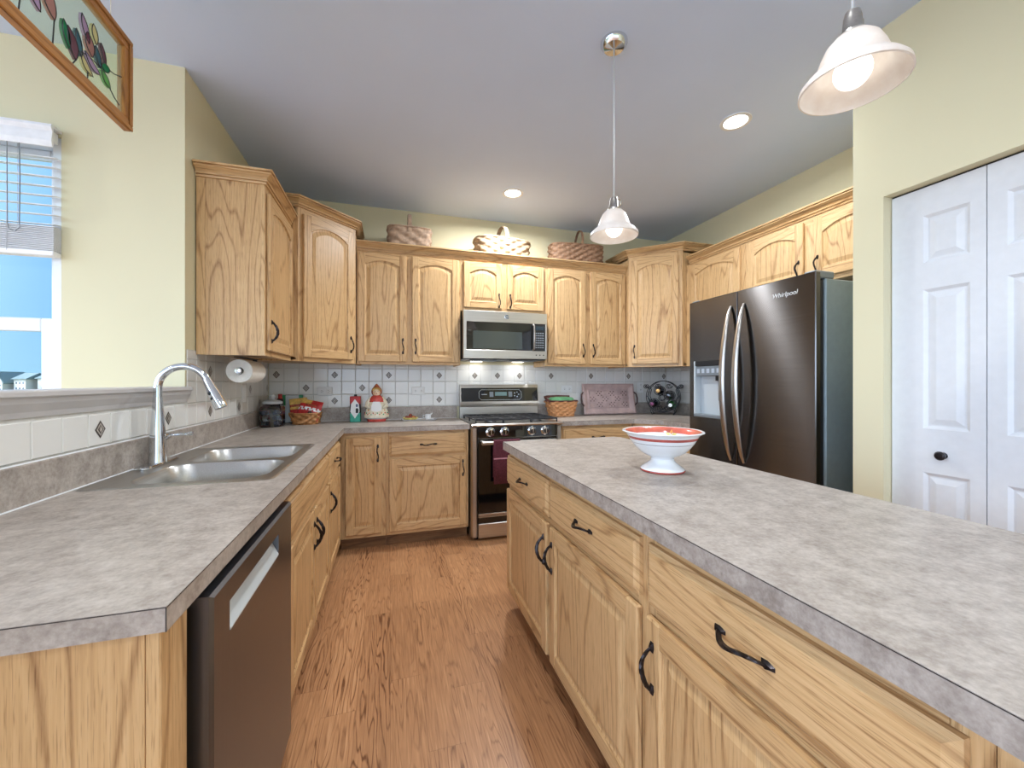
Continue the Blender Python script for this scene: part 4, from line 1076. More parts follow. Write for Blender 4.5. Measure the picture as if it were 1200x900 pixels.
def pendant(label, x, y, zr):
    T = thing('pendant_light', label, 'pendant light', (x, y, ZC))
    mb = MB(); mb.lathe([(0.06, 0.0), (0.06, -0.01), (0.045, -0.028), (0.006, -0.032)], (0, 0, 0), CHROME, 28, caps=(True, True)); mb.build('canopy', T)
    z = zr - ZC
    mb = MB(); mb.tube([(0, 0, -0.03), (0, 0, z + 0.178)], 0.0032, CORD, 8); mb.build('cord', T)
    mb = MB(); mb.lathe([(0.006, 0.184), (0.015, 0.179), (0.018, 0.166), (0.020, 0.136), (0.028, 0.128), (0.028, 0.121)], (0, 0, z), STEEL, 24, caps=(True, True))
    mb.tube([(0.017, 0, z + 0.136), (0.036, 0, z + 0.152), (0.034, 0, z + 0.172), (0.015, 0, z + 0.176)], 0.0022, STEEL, 6); so = mb.build('socket', T)
    outer = [(0.026, 0.122), (0.038, 0.117), (0.052, 0.102), (0.063, 0.078), (0.071, 0.054), (0.077, 0.042), (0.092, 0.032), (0.105, 0.016), (0.107, 0.004)]
    inner = [(0.103, 0.003), (0.101, 0.012), (0.090, 0.024), (0.073, 0.038), (0.067, 0.053), (0.059, 0.077), (0.048, 0.099), (0.035, 0.112), (0.024, 0.117)]
    mb = MB(); mb.lathe(outer + inner, (0, 0, z), SHADE, 48); mb.build('glass_shade', T)
    mb = MB(); mb.sphere((0, 0, z + 0.040), 0.0375, BULBM, 24, 14, (1, 1, 1.05)); mb.lathe([(0.016, 0.076), (0.015, 0.115)], (0, 0, z), WHITEP, 16); mb.build('bulb', T)
    return T
pendant('lit bell-shaped glass pendant at the far end of the island', 0.969, 1.607, 1.903)
pendant('large lit bell-shaped glass pendant at upper right, over the near island', 1.052, 0.680, 1.948)

# ------------------------------------------------------------------ window blind, stained glass
T = thing('window_blind', 'white slatted blind half raised over the dining window', 'blind', ((WX0 + WX1) / 2, 2.345, 2.44))
hw = (WX1 - WX0) / 2 + 0.002
mb = MB(); mb.prism([(y_, z_ - 0.055) for y_, z_ in [(-0.002, 0.0), (-0.062, 0.0), (-0.066, -0.012), (-0.058, -0.03), (-0.064, -0.075), (-0.058, -0.098), (-0.05, -0.098), (-0.05, -0.012), (-0.002, -0.012)]], 'x', -hw - .002, hw + .002, BLIND); mb.build('valance', T)
mb = MB(); mb.box(-hw + .01, hw - .01, -0.045, -0.003, -0.118, -0.072, BLIND, b=.002); mb.build('head_rail', T)
mb = MB(); z = -0.118
for k in range(1, 9):
    zz = -0.150 - 0.0425 * k
    mb.prism([(-0.046, zz - 0.004), (-0.026, zz + 0.0005), (-0.004, zz + 0.004), (-0.004, zz + 0.007), (-0.026, zz + 0.0035), (-0.046, zz - 0.001)], 'x', -hw, hw, BLIND)
for k in range(16):
    zz = -0.505 - 0.0068 * k
    mb.prism([(-0.048, zz), (-0.025, zz + 0.0015), (-0.003, zz), (-0.003, zz + 0.003), (-0.025, zz + 0.0045), (-0.048, zz + 0.003)], 'x', -hw, hw, BLIND)
mb.build('slats', T)
mb = MB(); mb.box(-hw, hw, -0.05, -0.002, -0.632, -0.610, BLIND, b=.003); mb.build('bottom_rail', T)
mb = MB()
for dx in (-0.33, 0.0, 0.34):
    mb.tube([(dx, -0.05, -0.12), (dx, -0.05, -0.62)], 0.0012, CORD, 5); mb.tube([(dx + .02, -0.025, -0.12), (dx + .02, -0.025, -0.62)], 0.0012, CORD, 5)
mb.build('ladder_cord', T)
mb = MB(); mb.tube([(0.385, -0.055, -0.15), (0.388, -0.056, -0.30), (0.386, -0.056, -0.50)], 0.0022, GREYP, 6); mb.tube([(0.345, -0.056, -0.15), (0.347, -0.056, -0.505), (0.352, -0.056, -0.53), (0.372, -0.056, -0.538), (0.388, -0.056, -0.52), (0.386, -0.056, -0.50)], 0.0016, GREYP, 6)
mb.build('pull_cord', T)

SGX = -0.961; sy0, sy1, sz0, sz1 = 1.06, 1.900, 2.206, 2.548
T = thing('stained_glass_panel', 'oak-framed stained glass flower panel hanging above the low wall', 'stained glass', (SGX, (sy0 + sy1) / 2, sz0))
hl = (sy1 - sy0) / 2; hz = sz1 - sz0; fwid = 0.042
mb = MB()   # local: x thickness, y along, z up
for x0, x1, wd in ((-0.014, 0.011, fwid), (0.011, 0.017, 0.018)):
    mb.box(x0, x1, -hl, hl, 0, wd, PICTOAK, 'y', 0.003); mb.box(x0, x1, -hl, hl, hz - wd, hz, PICTOAK, 'y', 0.003)
    mb.box(x0, x1, -hl, -hl + wd, wd * .98, hz - wd * .98, PICTOAK, 'z', 0.003); mb.box(x0, x1, hl - wd, hl, wd * .98, hz - wd * .98, PICTOAK, 'z', 0.003)
mb.build('frame', T)
mb = MB(); mb.box(-0.002, 0.002, -hl + fwid - .004, hl - fwid + .004, fwid - .004, hz - fwid + .004, SG_CLEAR); gp = mb.build('glass_sheet', T)
# flower pieces : polygons in (y,z) ; y measured from the right end (hl) leftwards
def petal(p0, p1, wd, m, bend=0.0):
    a = Vector((p0[0], p0[1])); c = Vector((p1[0], p1[1])); d = c - a; n_ = Vector((-d.y, d.x)).normalized(); P = []; Q = []
    for k in range(9):
        t = k / 8; w = wd * math.sin(PI * t) ** 0.8; ctr = a + d * t + n_ * bend * math.sin(PI * t)
        P.append(ctr + n_ * w); Q.append(ctr - n_ * w)
    out = [tuple(p) for p in P] + [tuple(p) for p in Q[::-1][1:-1]]
    mbg.prism(out, 'x', -0.0045, 0.0045, m); mbl.tube([(0.0045, *p) for p in out], 0.0015, LEAD, 5, closed=True)
mbg = MB(); mbl = MB()
for p0, p1, wd, m, be in (((0.095, 0.155), (0.119, 0.080), 0.014, SG_GREEN, 0.0), ((0.112, 0.150), (0.146, 0.066), 0.020, SG_PLUM, 0.006), ((0.148, 0.170), (0.170, 0.094), 0.012, SG_TEAL, 0.0),
                          ((0.166, 0.112), (0.222, 0.068), 0.012, SG_CREAM, -0.008), ((0.186, 0.128), (0.258, 0.100), 0.012, SG_LILAC, -0.008), ((0.196, 0.200), (0.220, 0.132), 0.020, SG_ROSE, 0.0),
                          ((0.236, 0.185), (0.260, 0.125), 0.012, SG_TEAL, 0.0), ((0.262, 0.215), (0.287, 0.158), 0.010, SG_PLUM, 0.0), ((0.264, 0.138), (0.308, 0.154), 0.014, SG_GREEN, 0.0),
                          ((0.264, 0.124), (0.310, 0.090), 0.014, SG_LGREEN, 0.0), ((0.172, 0.240), (0.205, 0.165), 0.014, SG_LILAC, 0.0), ((0.225, 0.250), (0.240, 0.190), 0.014, SG_CREAM, 0.0),
                          ((0.020, 0.205), (0.062, 0.120), 0.022, SG_ROSE, 0.0), ((-0.05, 0.190), (0.010, 0.100), 0.020, SG_LILAC, 0.0), ((-0.12, 0.200), (-0.05, 0.110), 0.020, SG_PLUM, 0.0),
                          ((-0.22, 0.190), (-0.15, 0.110), 0.018, SG_GREEN, 0.0), ((-0.31, 0.200), (-0.24, 0.110), 0.016, SG_LGREEN, 0.0)):
    petal(p0, p1, wd, m, be)
for pts in ([(0.310, 0.090), (0.335, 0.074), (0.362, 0.066)], [(0.308, 0.154), (0.335, 0.160), (0.374, 0.178)], [(0.146, 0.066), (0.136, 0.050), (0.121, 0.034)], [(0.200, 0.072), (0.200, 0.050), (0.194, 0.034)], [(0.166, 0.112), (0.21, 0.125), (0.262, 0.130)], [(-0.05, 0.11), (-0.06, 0.034)], [(0.062, 0.12), (0.055, 0.034)], [(-0.15, 0.11), (-0.16, 0.034)]):
    mbl.tube([(0.003, *p) for p in pts], 0.0018, LEAD, 5)
mbg.build('flower_glass', gp); mbl.build('lead_lines', gp)
mb = MB()
for yy in (-hl + 0.1, hl - 0.1): mb.tube([(0, yy, hz - 0.002), (0, yy, ZC - sz0)], 0.0014, STEEL, 6)
mb.build('hanging_wire', T)

# ------------------------------------------------------------------ outlets
def plate(name, label, loc, rz, horiz=True, switch=False, cat='outlet'):
    T = thing(name, label, cat, loc, rz)
    w, h = (0.118, 0.073) if horiz else (0.073, 0.118)
    mb = MB(); mb.box(-w / 2, w / 2, -0.006, 0, -h / 2, h / 2, OUTLET, b=0.003); mb.build('cover_plate', T)
    if switch:
        mb = MB(); mb.box(-0.017, 0.017, -0.009, -0.005, -0.034, 0.034, WHITEP, b=.002); mb.build('switch_rocker', T); return
    for s_ in (-1, 1):
        mb = MB(); cx, cz = (s_ * 0.026, 0) if horiz else (0, s_ * 0.026)
        mb.box(cx - 0.015, cx + 0.015, -0.008, -0.005, cz - 0.015, cz + 0.015, OUTLET, b=.003)
        for q in (-0.006, 0.006):
            if horiz: mb.box(cx - 0.005, cx + 0.005, -0.0088, -0.0075, cz + q - 0.0013, cz + q + 0.0013, SLOT)
            else: mb.box(cx + q - 0.0013, cx + q + 0.0013, -0.0088, -0.0075, cz - 0.005, cz + 0.005, SLOT)
        mb.box(cx + (0.009 if horiz else -0.002), cx + (0.012 if horiz else 0.002), -0.0088, -0.0075, cz - 0.002 - (0 if horiz else .01), cz + 0.002 - (0 if horiz else .01), SLOT)
        mb.build('receptacle', T)
yo = YW - 0.0052
plate('wall_outlet', 'white outlet on the tile above the snack basket', (-0.530, yo, 1.168), 0)
plate('wall_outlet', 'white outlet on the tile above the small white dish', (0.243, yo, 1.166), 0)
plate('wall_outlet', 'white outlet on the tile above the honey basket right of the range', (1.708, yo, 1.176), 0)
plate('wall_outlet', 'white outlet on the tile between the carved tray and the wine rack', (2.57, yo, 1.19), 0, False)
plate('light_switch', 'white switch plate on the left tile wall below the paper towel', (XWL + 0.0052, 3.148, 1.168), PI / 2, False, True, 'switch')

# ------------------------------------------------------------------ baskets
def superellipse(a, c, n, p=3.0):
    P = []
    for k in range(n):
        t = 2 * PI * k / n; ct, st_ = math.cos(t), math.sin(t)
        P.append((a * math.copysign(abs(ct) ** (2 / p), ct), c * math.copysign(abs(st_) ** (2 / p), st_)))
    # resample by arc length
    L = [0]
    for k in range(n): L.append(L[-1] + math.dist(P[k], P[(k + 1) % n]))
    out = []; j = 0
    for k in range(n):
        s_ = L[-1] * k / n
        while L[j + 1] < s_: j += 1
        u = (s_ - L[j]) / max(1e-9, L[j + 1] - L[j]); A, B = P[j], P[(j + 1) % n]; out.append((A[0] + (B[0] - A[0]) * u, A[1] + (B[1] - A[1]) * u))
    return out
def weave(mb, a, c, H, m, stakes=26, rows=6, flare=1.12, p=3.2, amp=0.006, z0=0.0, top=None, bottom=True):
    sub = 6; n = stakes * sub; base = superellipse(a, c, n, p); vr = rows * 5; rings = []
    for i in range(vr + 1):
        t = i / vr; row = min(rows - 1, int(t * rows)); fr_ = t * rows - row; prof = math.sin(PI * min(1, max(0, fr_))) ** 0.6
        s_ = 1 + (flare - 1) * t; ring = []
        for k in range(n):
            x, y = base[k]; r = math.hypot(x, y); ph = math.cos(PI * k / sub) * (1 if row % 2 else -1)
            d = amp * (0.25 + 0.75 * ph) * prof - amp * 0.3
            zt = top(x * s_, y * s_) if top else H
            ring.append((x * s_ * (1 + d / r), y * s_ * (1 + d / r), z0 + zt * t))
        rings.append(ring)
    mb.loft(rings, m, True, True, bottom, False)
    inner = [[(p_[0] * 0.955, p_[1] * 0.94, p_[2]) for p_ in rings[q]] for q in (vr, vr // 2, 2)]
    mb.loft([rings[vr]] + inner, m, True, True, False, True)
    return rings[vr]
def strap(mb, pts, w, th, m, across):
    A = Vector(across).normalized() * w / 2; K = len(pts); P = [Vector(p) for p in pts]; R = []
    for i in range(K):
        t = (P[min(K - 1, i + 1)] - P[max(0, i - 1)]).normalized(); nn = t.cross(A).normalized() * th / 2
        R.append([tuple(P[i] + A + nn), tuple(P[i] - A + nn), tuple(P[i] - A - nn), tuple(P[i] + A - nn)])
    mb.loft(R, m, True, False, True, True)
def handled_basket(label, loc, rz, a, c, H, mat, stakes, rows, flare, hh, hw, along='y', p=3.2, off=0.0, top=None, tilt=0):
    T = thing('wicker_basket', label, 'basket', loc, rz)
    mb = MB(); rim = weave(mb, a, c, H, mat, stakes, rows, flare, p, 0.012, top=top); mb.build('body', T)
    mb = MB(); mb.tube([(x, y, z + 0.002) for x, y, z in rim[::3]], 0.0075, mat, 8, closed=True); mb.build('rim', T)
    mb = MB(); K = 18; pts = []
    for k in range(K + 1):
        t = PI * k / K; q = math.cos(t) * (c if along == 'y' else a) * flare * 0.97; z = H * 0.75 + (hh - H * 0.75) * math.sin(t) ** 0.7
        pts.append((off + tilt * (z - H), q, z) if along == 'y' else (q, tilt * (z - H), z))
    strap(mb, pts, hw, 0.006, mat, (1, 0, 0) if along == 'y' else (0, 1, 0)); mb.build('handle', T)
    return T
zt = 2.3035
handled_basket('grey-brown wicker basket, leftmost on top of the wall cabinets', (0.158, 3.565, zt), 0, 0.172, 0.115, 0.235, WICKER_GREY, 15, 6, 1.06, 0.375, 0.030, 'y', 5)
handled_basket('pale wide oval wicker basket, middle one on top of the wall cabinets', (0.985, 3.57, zt), math.radians(6), 0.238, 0.125, 0.225, WICKER_PALE, 24, 7, 1.12, 0.365, 0.036, 'y', 3)
handled_basket('dark brown wicker basket with upright handle, rightmost on top of the wall cabinets', (1.735, 3.585, zt), math.radians(-5), 0.258, 0.112, 0.255, WICKER_DARK, 28, 10, 1.04, 0.42, 0.022, 'y', 4, 0.03, None, 0.05)

# ------------------------------------------------------------------ counter items, left corner
Z = CT + 0.0004
T = thing('glass_jar', 'square-shouldered clear glass jar of wrapped candy in the left counter corner', 'jar', (-0.845, 3.41, Z))
mb = MB(); R_ = lambda s_, r, z: [(x, y, z) for x, y in rrect(-s_, s_, -s_, s_, r, 5)]
mb.loft([R_(0.066, 0.02, 0.0), R_(0.072, 0.024, 0.006), R_(0.073, 0.024, 0.02), R_(0.073, 0.024, 0.135), R_(0.068, 0.03, 0.152), R_(0.058, 0.04, 0.158), R_(0.056, 0.05, 0.166)], GLASS, True, True, True, False)
mb.loft([R_(0.053, 0.05, 0.166), R_(0.055, 0.04, 0.157), R_(0.065, 0.03, 0.149), R_(0.070, 0.022, 0.134), R_(0.070, 0.022, 0.02), R_(0.066, 0.02, 0.006)], GLASS, True, True, False, True); mb.build('jar_body', T)
mb = MB(); mb.lathe([(0.0001, 0.168), (0.062, 0.168), (0.066, 0.173), (0.066, 0.184), (0.05, 0.193), (0.022, 0.199), (0.010, 0.204), (0.010, 0.212), (0.017, 0.220), (0.017, 0.230), (0.009, 0.239), (0.0001, 0.240)], (0, 0, 0), LGREY, 32); mb.build('lid', T)
cn = 0
for zz in (0.022, 0.058, 0.094):
    for gx, gy in ((-0.034, -0.034), (0.034, -0.034), (-0.034, 0.034), (0.034, 0.034)):
        mb = MB(); m_ = (NAVY, NAVY, MAUVE, NAVY, LGREY, NAVY, MAUVE, BLACK)[cn % 8]; cn += 1
        M = Matrix.Translation((-0.845 + gx, 3.41 + gy, Z + zz + 0.008)) @ Matrix.Rotation(random.uniform(0, 3), 4, 'Z') @ Matrix.Rotation(random.uniform(-.3, .3), 4, 'X')
        mb.M = M; mb.loft([[(-0.024, -0.003, -0.003), (-0.024, 0.003, -0.003), (-0.024, 0.003, 0.003), (-0.024, -0.003, 0.003)], [(-0.017, -0.015, -0.013), (-0.017, 0.015, -0.013), (-0.017, 0.015, 0.013), (-0.017, -0.015, 0.013)],
                           [(0.017, -0.015, -0.013), (0.017, 0.015, -0.013), (0.017, 0.015, 0.013), (0.017, -0.015, 0.013)], [(0.024, -0.003, -0.003), (0.024, 0.003, -0.003), (0.024, 0.003, 0.003), (0.024, -0.003, 0.003)]], m_, True, True, True, True)
        mb.build('wrapped_candy', None, label='small foil-wrapped candy inside the glass jar', category='candy', group='candies in the glass jar')

T = thing('snack_basket', 'amber wicker basket with folded handle holding snack bags', 'basket', (-0.640, 3.535, Z), math.radians(-6))
mb = MB(); rim = weave(mb, 0.095, 0.085, 0.085, WICKER_OLD, 18, 4, 1.18, 2.6, 0.008); mb.build('body', T)
mb = MB(); mb.tube([(x, y, z + 0.001) for x, y, z in rim[::3]], 0.006, WICKER_OLD, 8, closed=True); mb.build('rim', T)
mb = MB(); K = 16; pts = []
for k in range(K + 1):
    t = PI * k / K; pts.append((-0.10 + 0.0 - 0.02 * math.sin(t), -0.0 + 0.098 * math.cos(t) - 0.03, 0.082 - 0.070 * math.sin(t)))
pts = [(-0.108 + 0.205 * (k / K) ** 1.0, -0.062 - 0.060 * math.sin(PI * k / K), 0.088 - 0.078 * math.sin(PI * k / K) * (1 - 0.3 * k / K)) for k in range(K + 1)]
strap(mb, pts, 0.018, 0.004, WICKER_OLD, (0, 0.25, 1)); mb.build('handle', T)
def pillow_bag(name, label, loc, rot, w, h, th, mats, bands, spots=()):
    mb = MB(); nx, nz = 14, 18
    def P(i, j, s_):
        u = i / nx; v = j / nz; e = (math.sin(PI * u) ** 0.55) * (math.sin(PI * min(1, max(0, (v - .06) / .88))) ** 0.5 if .06 < v < .94 else 0)
        return ((u - .5) * w, s_ * (th / 2 * e + 0.0006), v * h)
    for s_ in (-1, 1):
        G = [[mb.v(P(i, j, s_)) for j in range(nz + 1)] for i in range(nx + 1)]
        for i in range(nx):
            for j in range(nz):
                m_ = mats[0]
                u, v = (i + .5) / nx, (j + .5) / nz
                for (fn, mm) in bands:
                    if fn(u, v): m_ = mm
                mb.f([G[i][j], G[i + 1][j], G[i + 1][j + 1], G[i][j + 1]], m_, None, True)
    bmesh.ops.remove_doubles(mb.bm, verts=mb.bm.verts[:], dist=0.00015)
    return mb.build(name, None, loc, rot, label=label, category='snack bag')
pillow_bag('snack_bag', 'red snack bag with white and dark print in the amber basket', (-0.632, 3.485, Z + 0.035), (math.radians(-22), math.radians(12), math.radians(-8)), 0.165, 0.165, 0.05, [RED],
           [(lambda u, v: 0.45 < v < 0.62 and abs(math.sin(u * 17 + v * 9)) > .45, CERAMIC), (lambda u, v: (u - .62) ** 2 + (v - .28) ** 2 < .022, BLACK), (lambda u, v: (u - .62) ** 2 + (v - .24) ** 2 < .006, LGREY), (lambda u, v: v > .8 and u < .5, TAN), (lambda u, v: 0.66 < v < .76 and .3 < u < .8, BROWNC)])
pillow_bag('snack_bag', 'tan snack bag standing behind the red bag in the basket', (-0.690, 3.572, Z + 0.03), (math.radians(-10), math.radians(-6), math.radians(4)), 0.13, 0.175, 0.03, [TAN], [(lambda u, v: v < .5, RED), (lambda u, v: .62 < v < .7, BROWNC)])
mb = MB(); mb.box(-0.075, 0.075, -0.02, 0.02, 0, 0.225, LGREY, b=0.004); mb.box(-0.0765, -0.046, -0.021, 0.021, 0.14, 0.2262, GREENP, b=.003); mb.box(0.046, 0.0765, -0.021, 0.021, 0.14, 0.2262, GREENP, b=.003)
mb.build('snack_carton', None, (-0.765, 3.672, Z), (0, 0, math.radians(4)), label='white carton with green ends behind the snack basket', category='carton')
mb = MB(); mb.lathe([(0.0001, 0), (0.024, 0), (0.025, 0.01), (0.025, 0.19), (0.020, 0.20), (0.014, 0.206), (0.014, 0.236), (0.0001, 0.237)], (-0.842, 3.61, Z), RED, 20, ms=[BLACK, BLACK, BLACK, BLACK, RED, RED, BLACK, BLACK][:7])
mb.build('seasoning_bottle', None, label='small dark bottle with red top behind the candy jar', category='bottle')

# tin
T = thing('decorative_tin', 'slim red and teal tin with a white diamond label', 'tin', (-0.278, 3.60, Z), math.radians(-4))
mb = MB(); R2_ = lambda a_, c_, z: [(x, y, z) for x, y in rrect(-a_, a_, -c_, c_, 0.008, 3)]
mb.loft([R2_(0.040, 0.03, 0), R2_(0.041, 0.031, 0.004), R2_(0.041, 0.031, 0.075), R2_(0.041, 0.031, 0.15), R2_(0.041, 0.031, 0.208), R2_(0.038, 0.028, 0.213)], RED, True, False, True, True, ms=[TEAL, TEAL, BLACK, RED, RED]); bd = mb.build('canister', T)
mb = MB(); mb.poly([(0.0, -0.0316, 0.030), (0.036, -0.0316, 0.085), (0.030, -0.0316, 0.150), (0.0, -0.0316, 0.190), (-0.030, -0.0316, 0.150), (-0.036, -0.0316, 0.085)], CERAMIC)
mb.prism([(0.006, 0.075), (0.026, 0.075), (0.028, 0.105), (0.018, 0.118), (0.006, 0.11)], 'y', -0.0324, -0.0317, BLACK); mb.prism([(0.008, 0.125), (0.022, 0.125), (0.024, 0.145), (0.014, 0.152), (0.006, 0.143)], 'y', -0.0324, -0.0317, NAVY); mb.build('paper_label', bd)
mb = MB(); mb.lathe([(0.012, 0.213), (0.012, 0.226), (0.009, 0.229), (0.0001, 0.229)], (0, 0, 0), BLACK, 16); mb.build('cap', T)

# figurine cookie jar (a plain hooded lady in glazed ceramic)
T = thing('figurine_jar', 'cream ceramic lady-shaped cookie jar with russet bonnet and red shawl', 'figurine', (-0.110, 3.585, Z))
mb = MB(); E = lambda a_, c_, z, w_=0, n=40: [(a_ * math.cos(2 * PI * k / n) * (1 + w_ * math.cos(9 * 2 * PI * k / n)), c_ * math.sin(2 * PI * k / n) * (1 + w_ * math.cos(9 * 2 * PI * k / n)), z) for k in range(n)]
mb.loft([E(0.072, 0.052, 0), E(0.075, 0.055, 0.008), E(0.075, 0.055, 0.022), E(0.098, 0.068, 0.034, 0.03), E(0.099, 0.068, 0.050, 0.03), E(0.084, 0.060, 0.10, 0.015), E(0.066, 0.05, 0.150), E(0.058, 0.045, 0.182), E(0.042, 0.036, 0.202), E(0.026, 0.026, 0.215)], CREAM, True, True, True, True,
        ms=[REDCER, REDCER, CERAMIC, CREAM, CREAM, CREAM, CREAM, CREAM, REDCER]); bd = mb.build('gown', T)
mb = MB()
for k in range(16):
    a_ = -PI * (0.08 + 0.84 * k / 15); mb.sphere((0.0965 * math.cos(a_), 0.0665 * math.sin(a_), 0.062 + 0.012 * (k % 2)), 0.0052, (REDCER, GREENP, ORANGEG)[k % 3], 8, 6, (1, .5, 1))
for s_ in (-1, 1):
    mb.sphere((s_ * 0.055, -0.044, 0.120), 0.012, REDCER, 10, 8, (1, .5, 1)); mb.sphere((s_ * 0.06, -0.040, 0.095), 0.008, ORANGEG, 10, 8, (1, .5, 1))
mb.build('flower_relief', bd)
mb = MB(); mb.loft([[(x, y - 0.052 - 0.0, z) for x, y, z in ((-0.026, 0.0, 0.168), (0.026, 0.0, 0.168), (0.042, -0.010, 0.128), (0.040, -0.017, 0.095), (0.0, -0.021, 0.085), (-0.040, -0.017, 0.095), (-0.042, -0.010, 0.128))],
                    [(x, y - 0.046, z) for x, y, z in ((-0.022, 0.0, 0.164), (0.022, 0.0, 0.164), (0.037, -0.008, 0.128), (0.034, -0.013, 0.1), (0.0, -0.017, 0.09), (-0.034, -0.013, 0.1), (-0.037, -0.008, 0.128))]], CERAMIC, True, True, True, True); mb.build('apron', bd)
mb = MB()
for s_ in (-1, 1):
    mb.tube([(s_ * 0.042, 0.0, 0.198), (s_ * 0.070, -0.018, 0.160), (s_ * 0.078, -0.034, 0.130), (s_ * 0.05, -0.058, 0.118)], 0.016, CREAM, 10, rr=[0.016, 0.018, 0.016, 0.010])
mb.build('arms', bd)
mb = MB(); mb.loft([E(0.070, 0.05, 0.165), E(0.060, 0.048, 0.190), E(0.040, 0.036, 0.212), E(0.028, 0.028, 0.220)], REDCER, True, True, True, True); mb.build('shawl', T)
mb = MB(); mb.sphere((0, -0.006, 0.247), 0.036, SKINC, 20, 14, (0.95, 0.92, 1.05))
mb.sphere((0, -0.040, 0.245), 0.005, SKINC, 8, 6)
for s_ in (-1, 1): mb.sphere((s_ * 0.012, -0.0365, 0.253), 0.0028, BLACK, 8, 6, (1.3, .6, .8)); mb.sphere((s_ * 0.019, -0.032, 0.240), 0.006, ORANGEG, 8, 6, (1, .4, .8))
mb.sphere((0, -0.0375, 0.232), 0.004, REDCER, 8, 6, (1.5, .5, .7)); mb.build('head', T)
mb = MB(); HOODC = plain('russet_ceramic', (164, 92, 62), 0.28, var=0.15, vs=40); mb.sphere((0, 0.004, 0.252), 0.043, HOODC, 20, 14, (1.0, 0.85, 1.08)); mb.lathe([(0.030, 0.284), (0.018, 0.302), (0.006, 0.315), (0.0001, 0.318)], (0, 0.003, 0), HOODC, 16); mb.build('hood', T)
mb = MB(); mb.tube([(-0.030, -0.030, 0.262), (-0.018, -0.037, 0.276), (0.0, -0.040, 0.281), (0.018, -0.037, 0.276), (0.030, -0.030, 0.262)], 0.007, TAN, 8); mb.build('hair', T)

# white tray, yellow candy dish, little jug
mb = MB(); M0 = Matrix.Translation((0.240, 3.60, Z)); mb.M = M0
R3 = lambda a_, c_, z: [(x, y, z) for x, y in rrect(-a_, a_, -c_, c_, 0.012, 4)]
mb.loft([R3(0.135, 0.062, 0), R3(0.150, 0.072, 0.011), R3(0.147, 0.069, 0.011), R3(0.134, 0.060, 0.003)], CERAMIC, True, True, True, True)
mb.build('serving_plate', None, label='shallow white rectangular plate on the back counter left of the range', category='plate')
mb = MB(); mb.lathe([(0.0001, 0.0), (0.045, 0.0), (0.062, 0.014), (0.067, 0.024), (0.063, 0.024), (0.044, 0.006), (0.0001, 0.005)], (0.168, 3.585, Z + 0.0035), YELLOW, 32)
mb.build('candy_dish', None, label='round yellow dish of brown candies on the white plate', category='dish')
for k in range(9):
    a_ = 2 * PI * k / 8; r_ = 0.032 if k < 8 else 0
    mb = MB(); mb.sphere((0.168 + r_ * math.cos(a_), 3.585 + r_ * math.sin(a_), Z + 0.0255 + (0.018 if k == 8 else 0)), 0.0145, (BROWNC, BROWNC, ORANGEG, BROWNC, CORALD)[k % 5], 12, 8, (1, 1, 0.95))
    mb.build('candy', None, label='small round candy piled in the yellow dish', category='candy', group='candies in the yellow dish')
T = thing('creamer_jug', 'tiny white jug on the right end of the white plate', 'jug', (0.318, 3.60, Z + 0.0035))
mb = MB(); mb.lathe([(0.018, 0.0), (0.026, 0.006), (0.029, 0.020), (0.024, 0.036), (0.026, 0.046), (0.024, 0.046), (0.022, 0.036), (0.026, 0.02), (0.016, 0.005)], (0, 0, 0), CERAMIC, 24, caps=(True, True)); mb.build('body', T)
mb = MB(); mb.tube([(-0.024, 0, 0.036), (-0.040, 0, 0.036), (-0.042, 0, 0.018), (-0.027, 0, 0.012)], 0.0032, CERAMIC, 8); mb.build('handle', T)
mb = MB(); mb.tube([(0.020, 0, 0.040), (0.032, 0, 0.050), (0.038, 0, 0.056)], 0.006, CERAMIC, 8, rr=[0.009, 0.006, 0.004]); mb.build('spout', T)

# ------------------------------------------------------------------ right counter items
T = thing('bread_basket', 'honey-coloured flared basket right of the range', 'basket', (1.590, 3.60, Z))
mb = MB(); rim = weave(mb, 0.118, 0.075, 0.150, WICKER_ORANGE, 20, 7, 1.34, 3.2, 0.011); mb.build('body', T)
mb = MB(); mb.tube([(x, y, z) for x, y, z in rim[::3]], 0.007, WICKER_TRIM, 8, closed=True); mb.build('rim', T)
mb = MB(); strap(mb, [(-0.150, -0.088, 0.145), (-0.170, -0.060, 0.165), (-0.165, 0.03, 0.185), (-0.12, 0.085, 0.188), (0.0, 0.098, 0.190), (0.13, 0.09, 0.186)], 0.024, 0.005, WICKER_TRIM, (0, .2, 1)); mb.build('handle', T, label='dark folded-back handle')
mb = MB(); mb.loft([[(x * q, y * q, z) for x, y in superellipse(0.125, 0.082, 40, 3)] for q, z in ((0.9, 0.10), (0.98, 0.155), (0.96, 0.170), (0.86, 0.182), (0.5, 0.188))], GREENC, True, True, True, True)
mb.build('cloth_liner', None, (1.590, 3.60, Z), label='pale green cloth filling the honey basket', category='cloth')

# carved wooden tray leaning on the wall
T = thing('carved_tray', 'carved pinkish-brown wooden tray leaning upright against the tile', 'tray', (2.150, 3.628, Z + 0.0062), 0)
T.rotation_euler = (math.radians(-11), 0, 0)
mb = MB(); W_, H_ = 0.292, 0.312
inn = [(-0.235, 0.060), (0.235, 0.060), (0.235, 0.252), (-0.235, 0.252)]
def ringr(a_, z0, z1, y): return [(-a_, y, z0), (a_, y, z0), (a_, y, z1), (-a_, y, z1)]
mb.loft([ringr(0.285, 0.0, 0.300, 0.028), ringr(0.300, 0.0, 0.312, -0.005), ringr(0.280, 0.012, 0.300, -0.010), ringr(0.240, 0.052, 0.262, 0.012), ringr(0.225, 0.064, 0.250, 0.013)], TRAYW, True, False, True, True)
mb.build('tray_body', T)
mb = MB()
for k in range(34):
    x = -0.285 + 0.57 * k / 33
    for z in (0.008, 0.304): mb.sphere((x, -0.008, z), 0.0062, TRAYW, 6, 5)
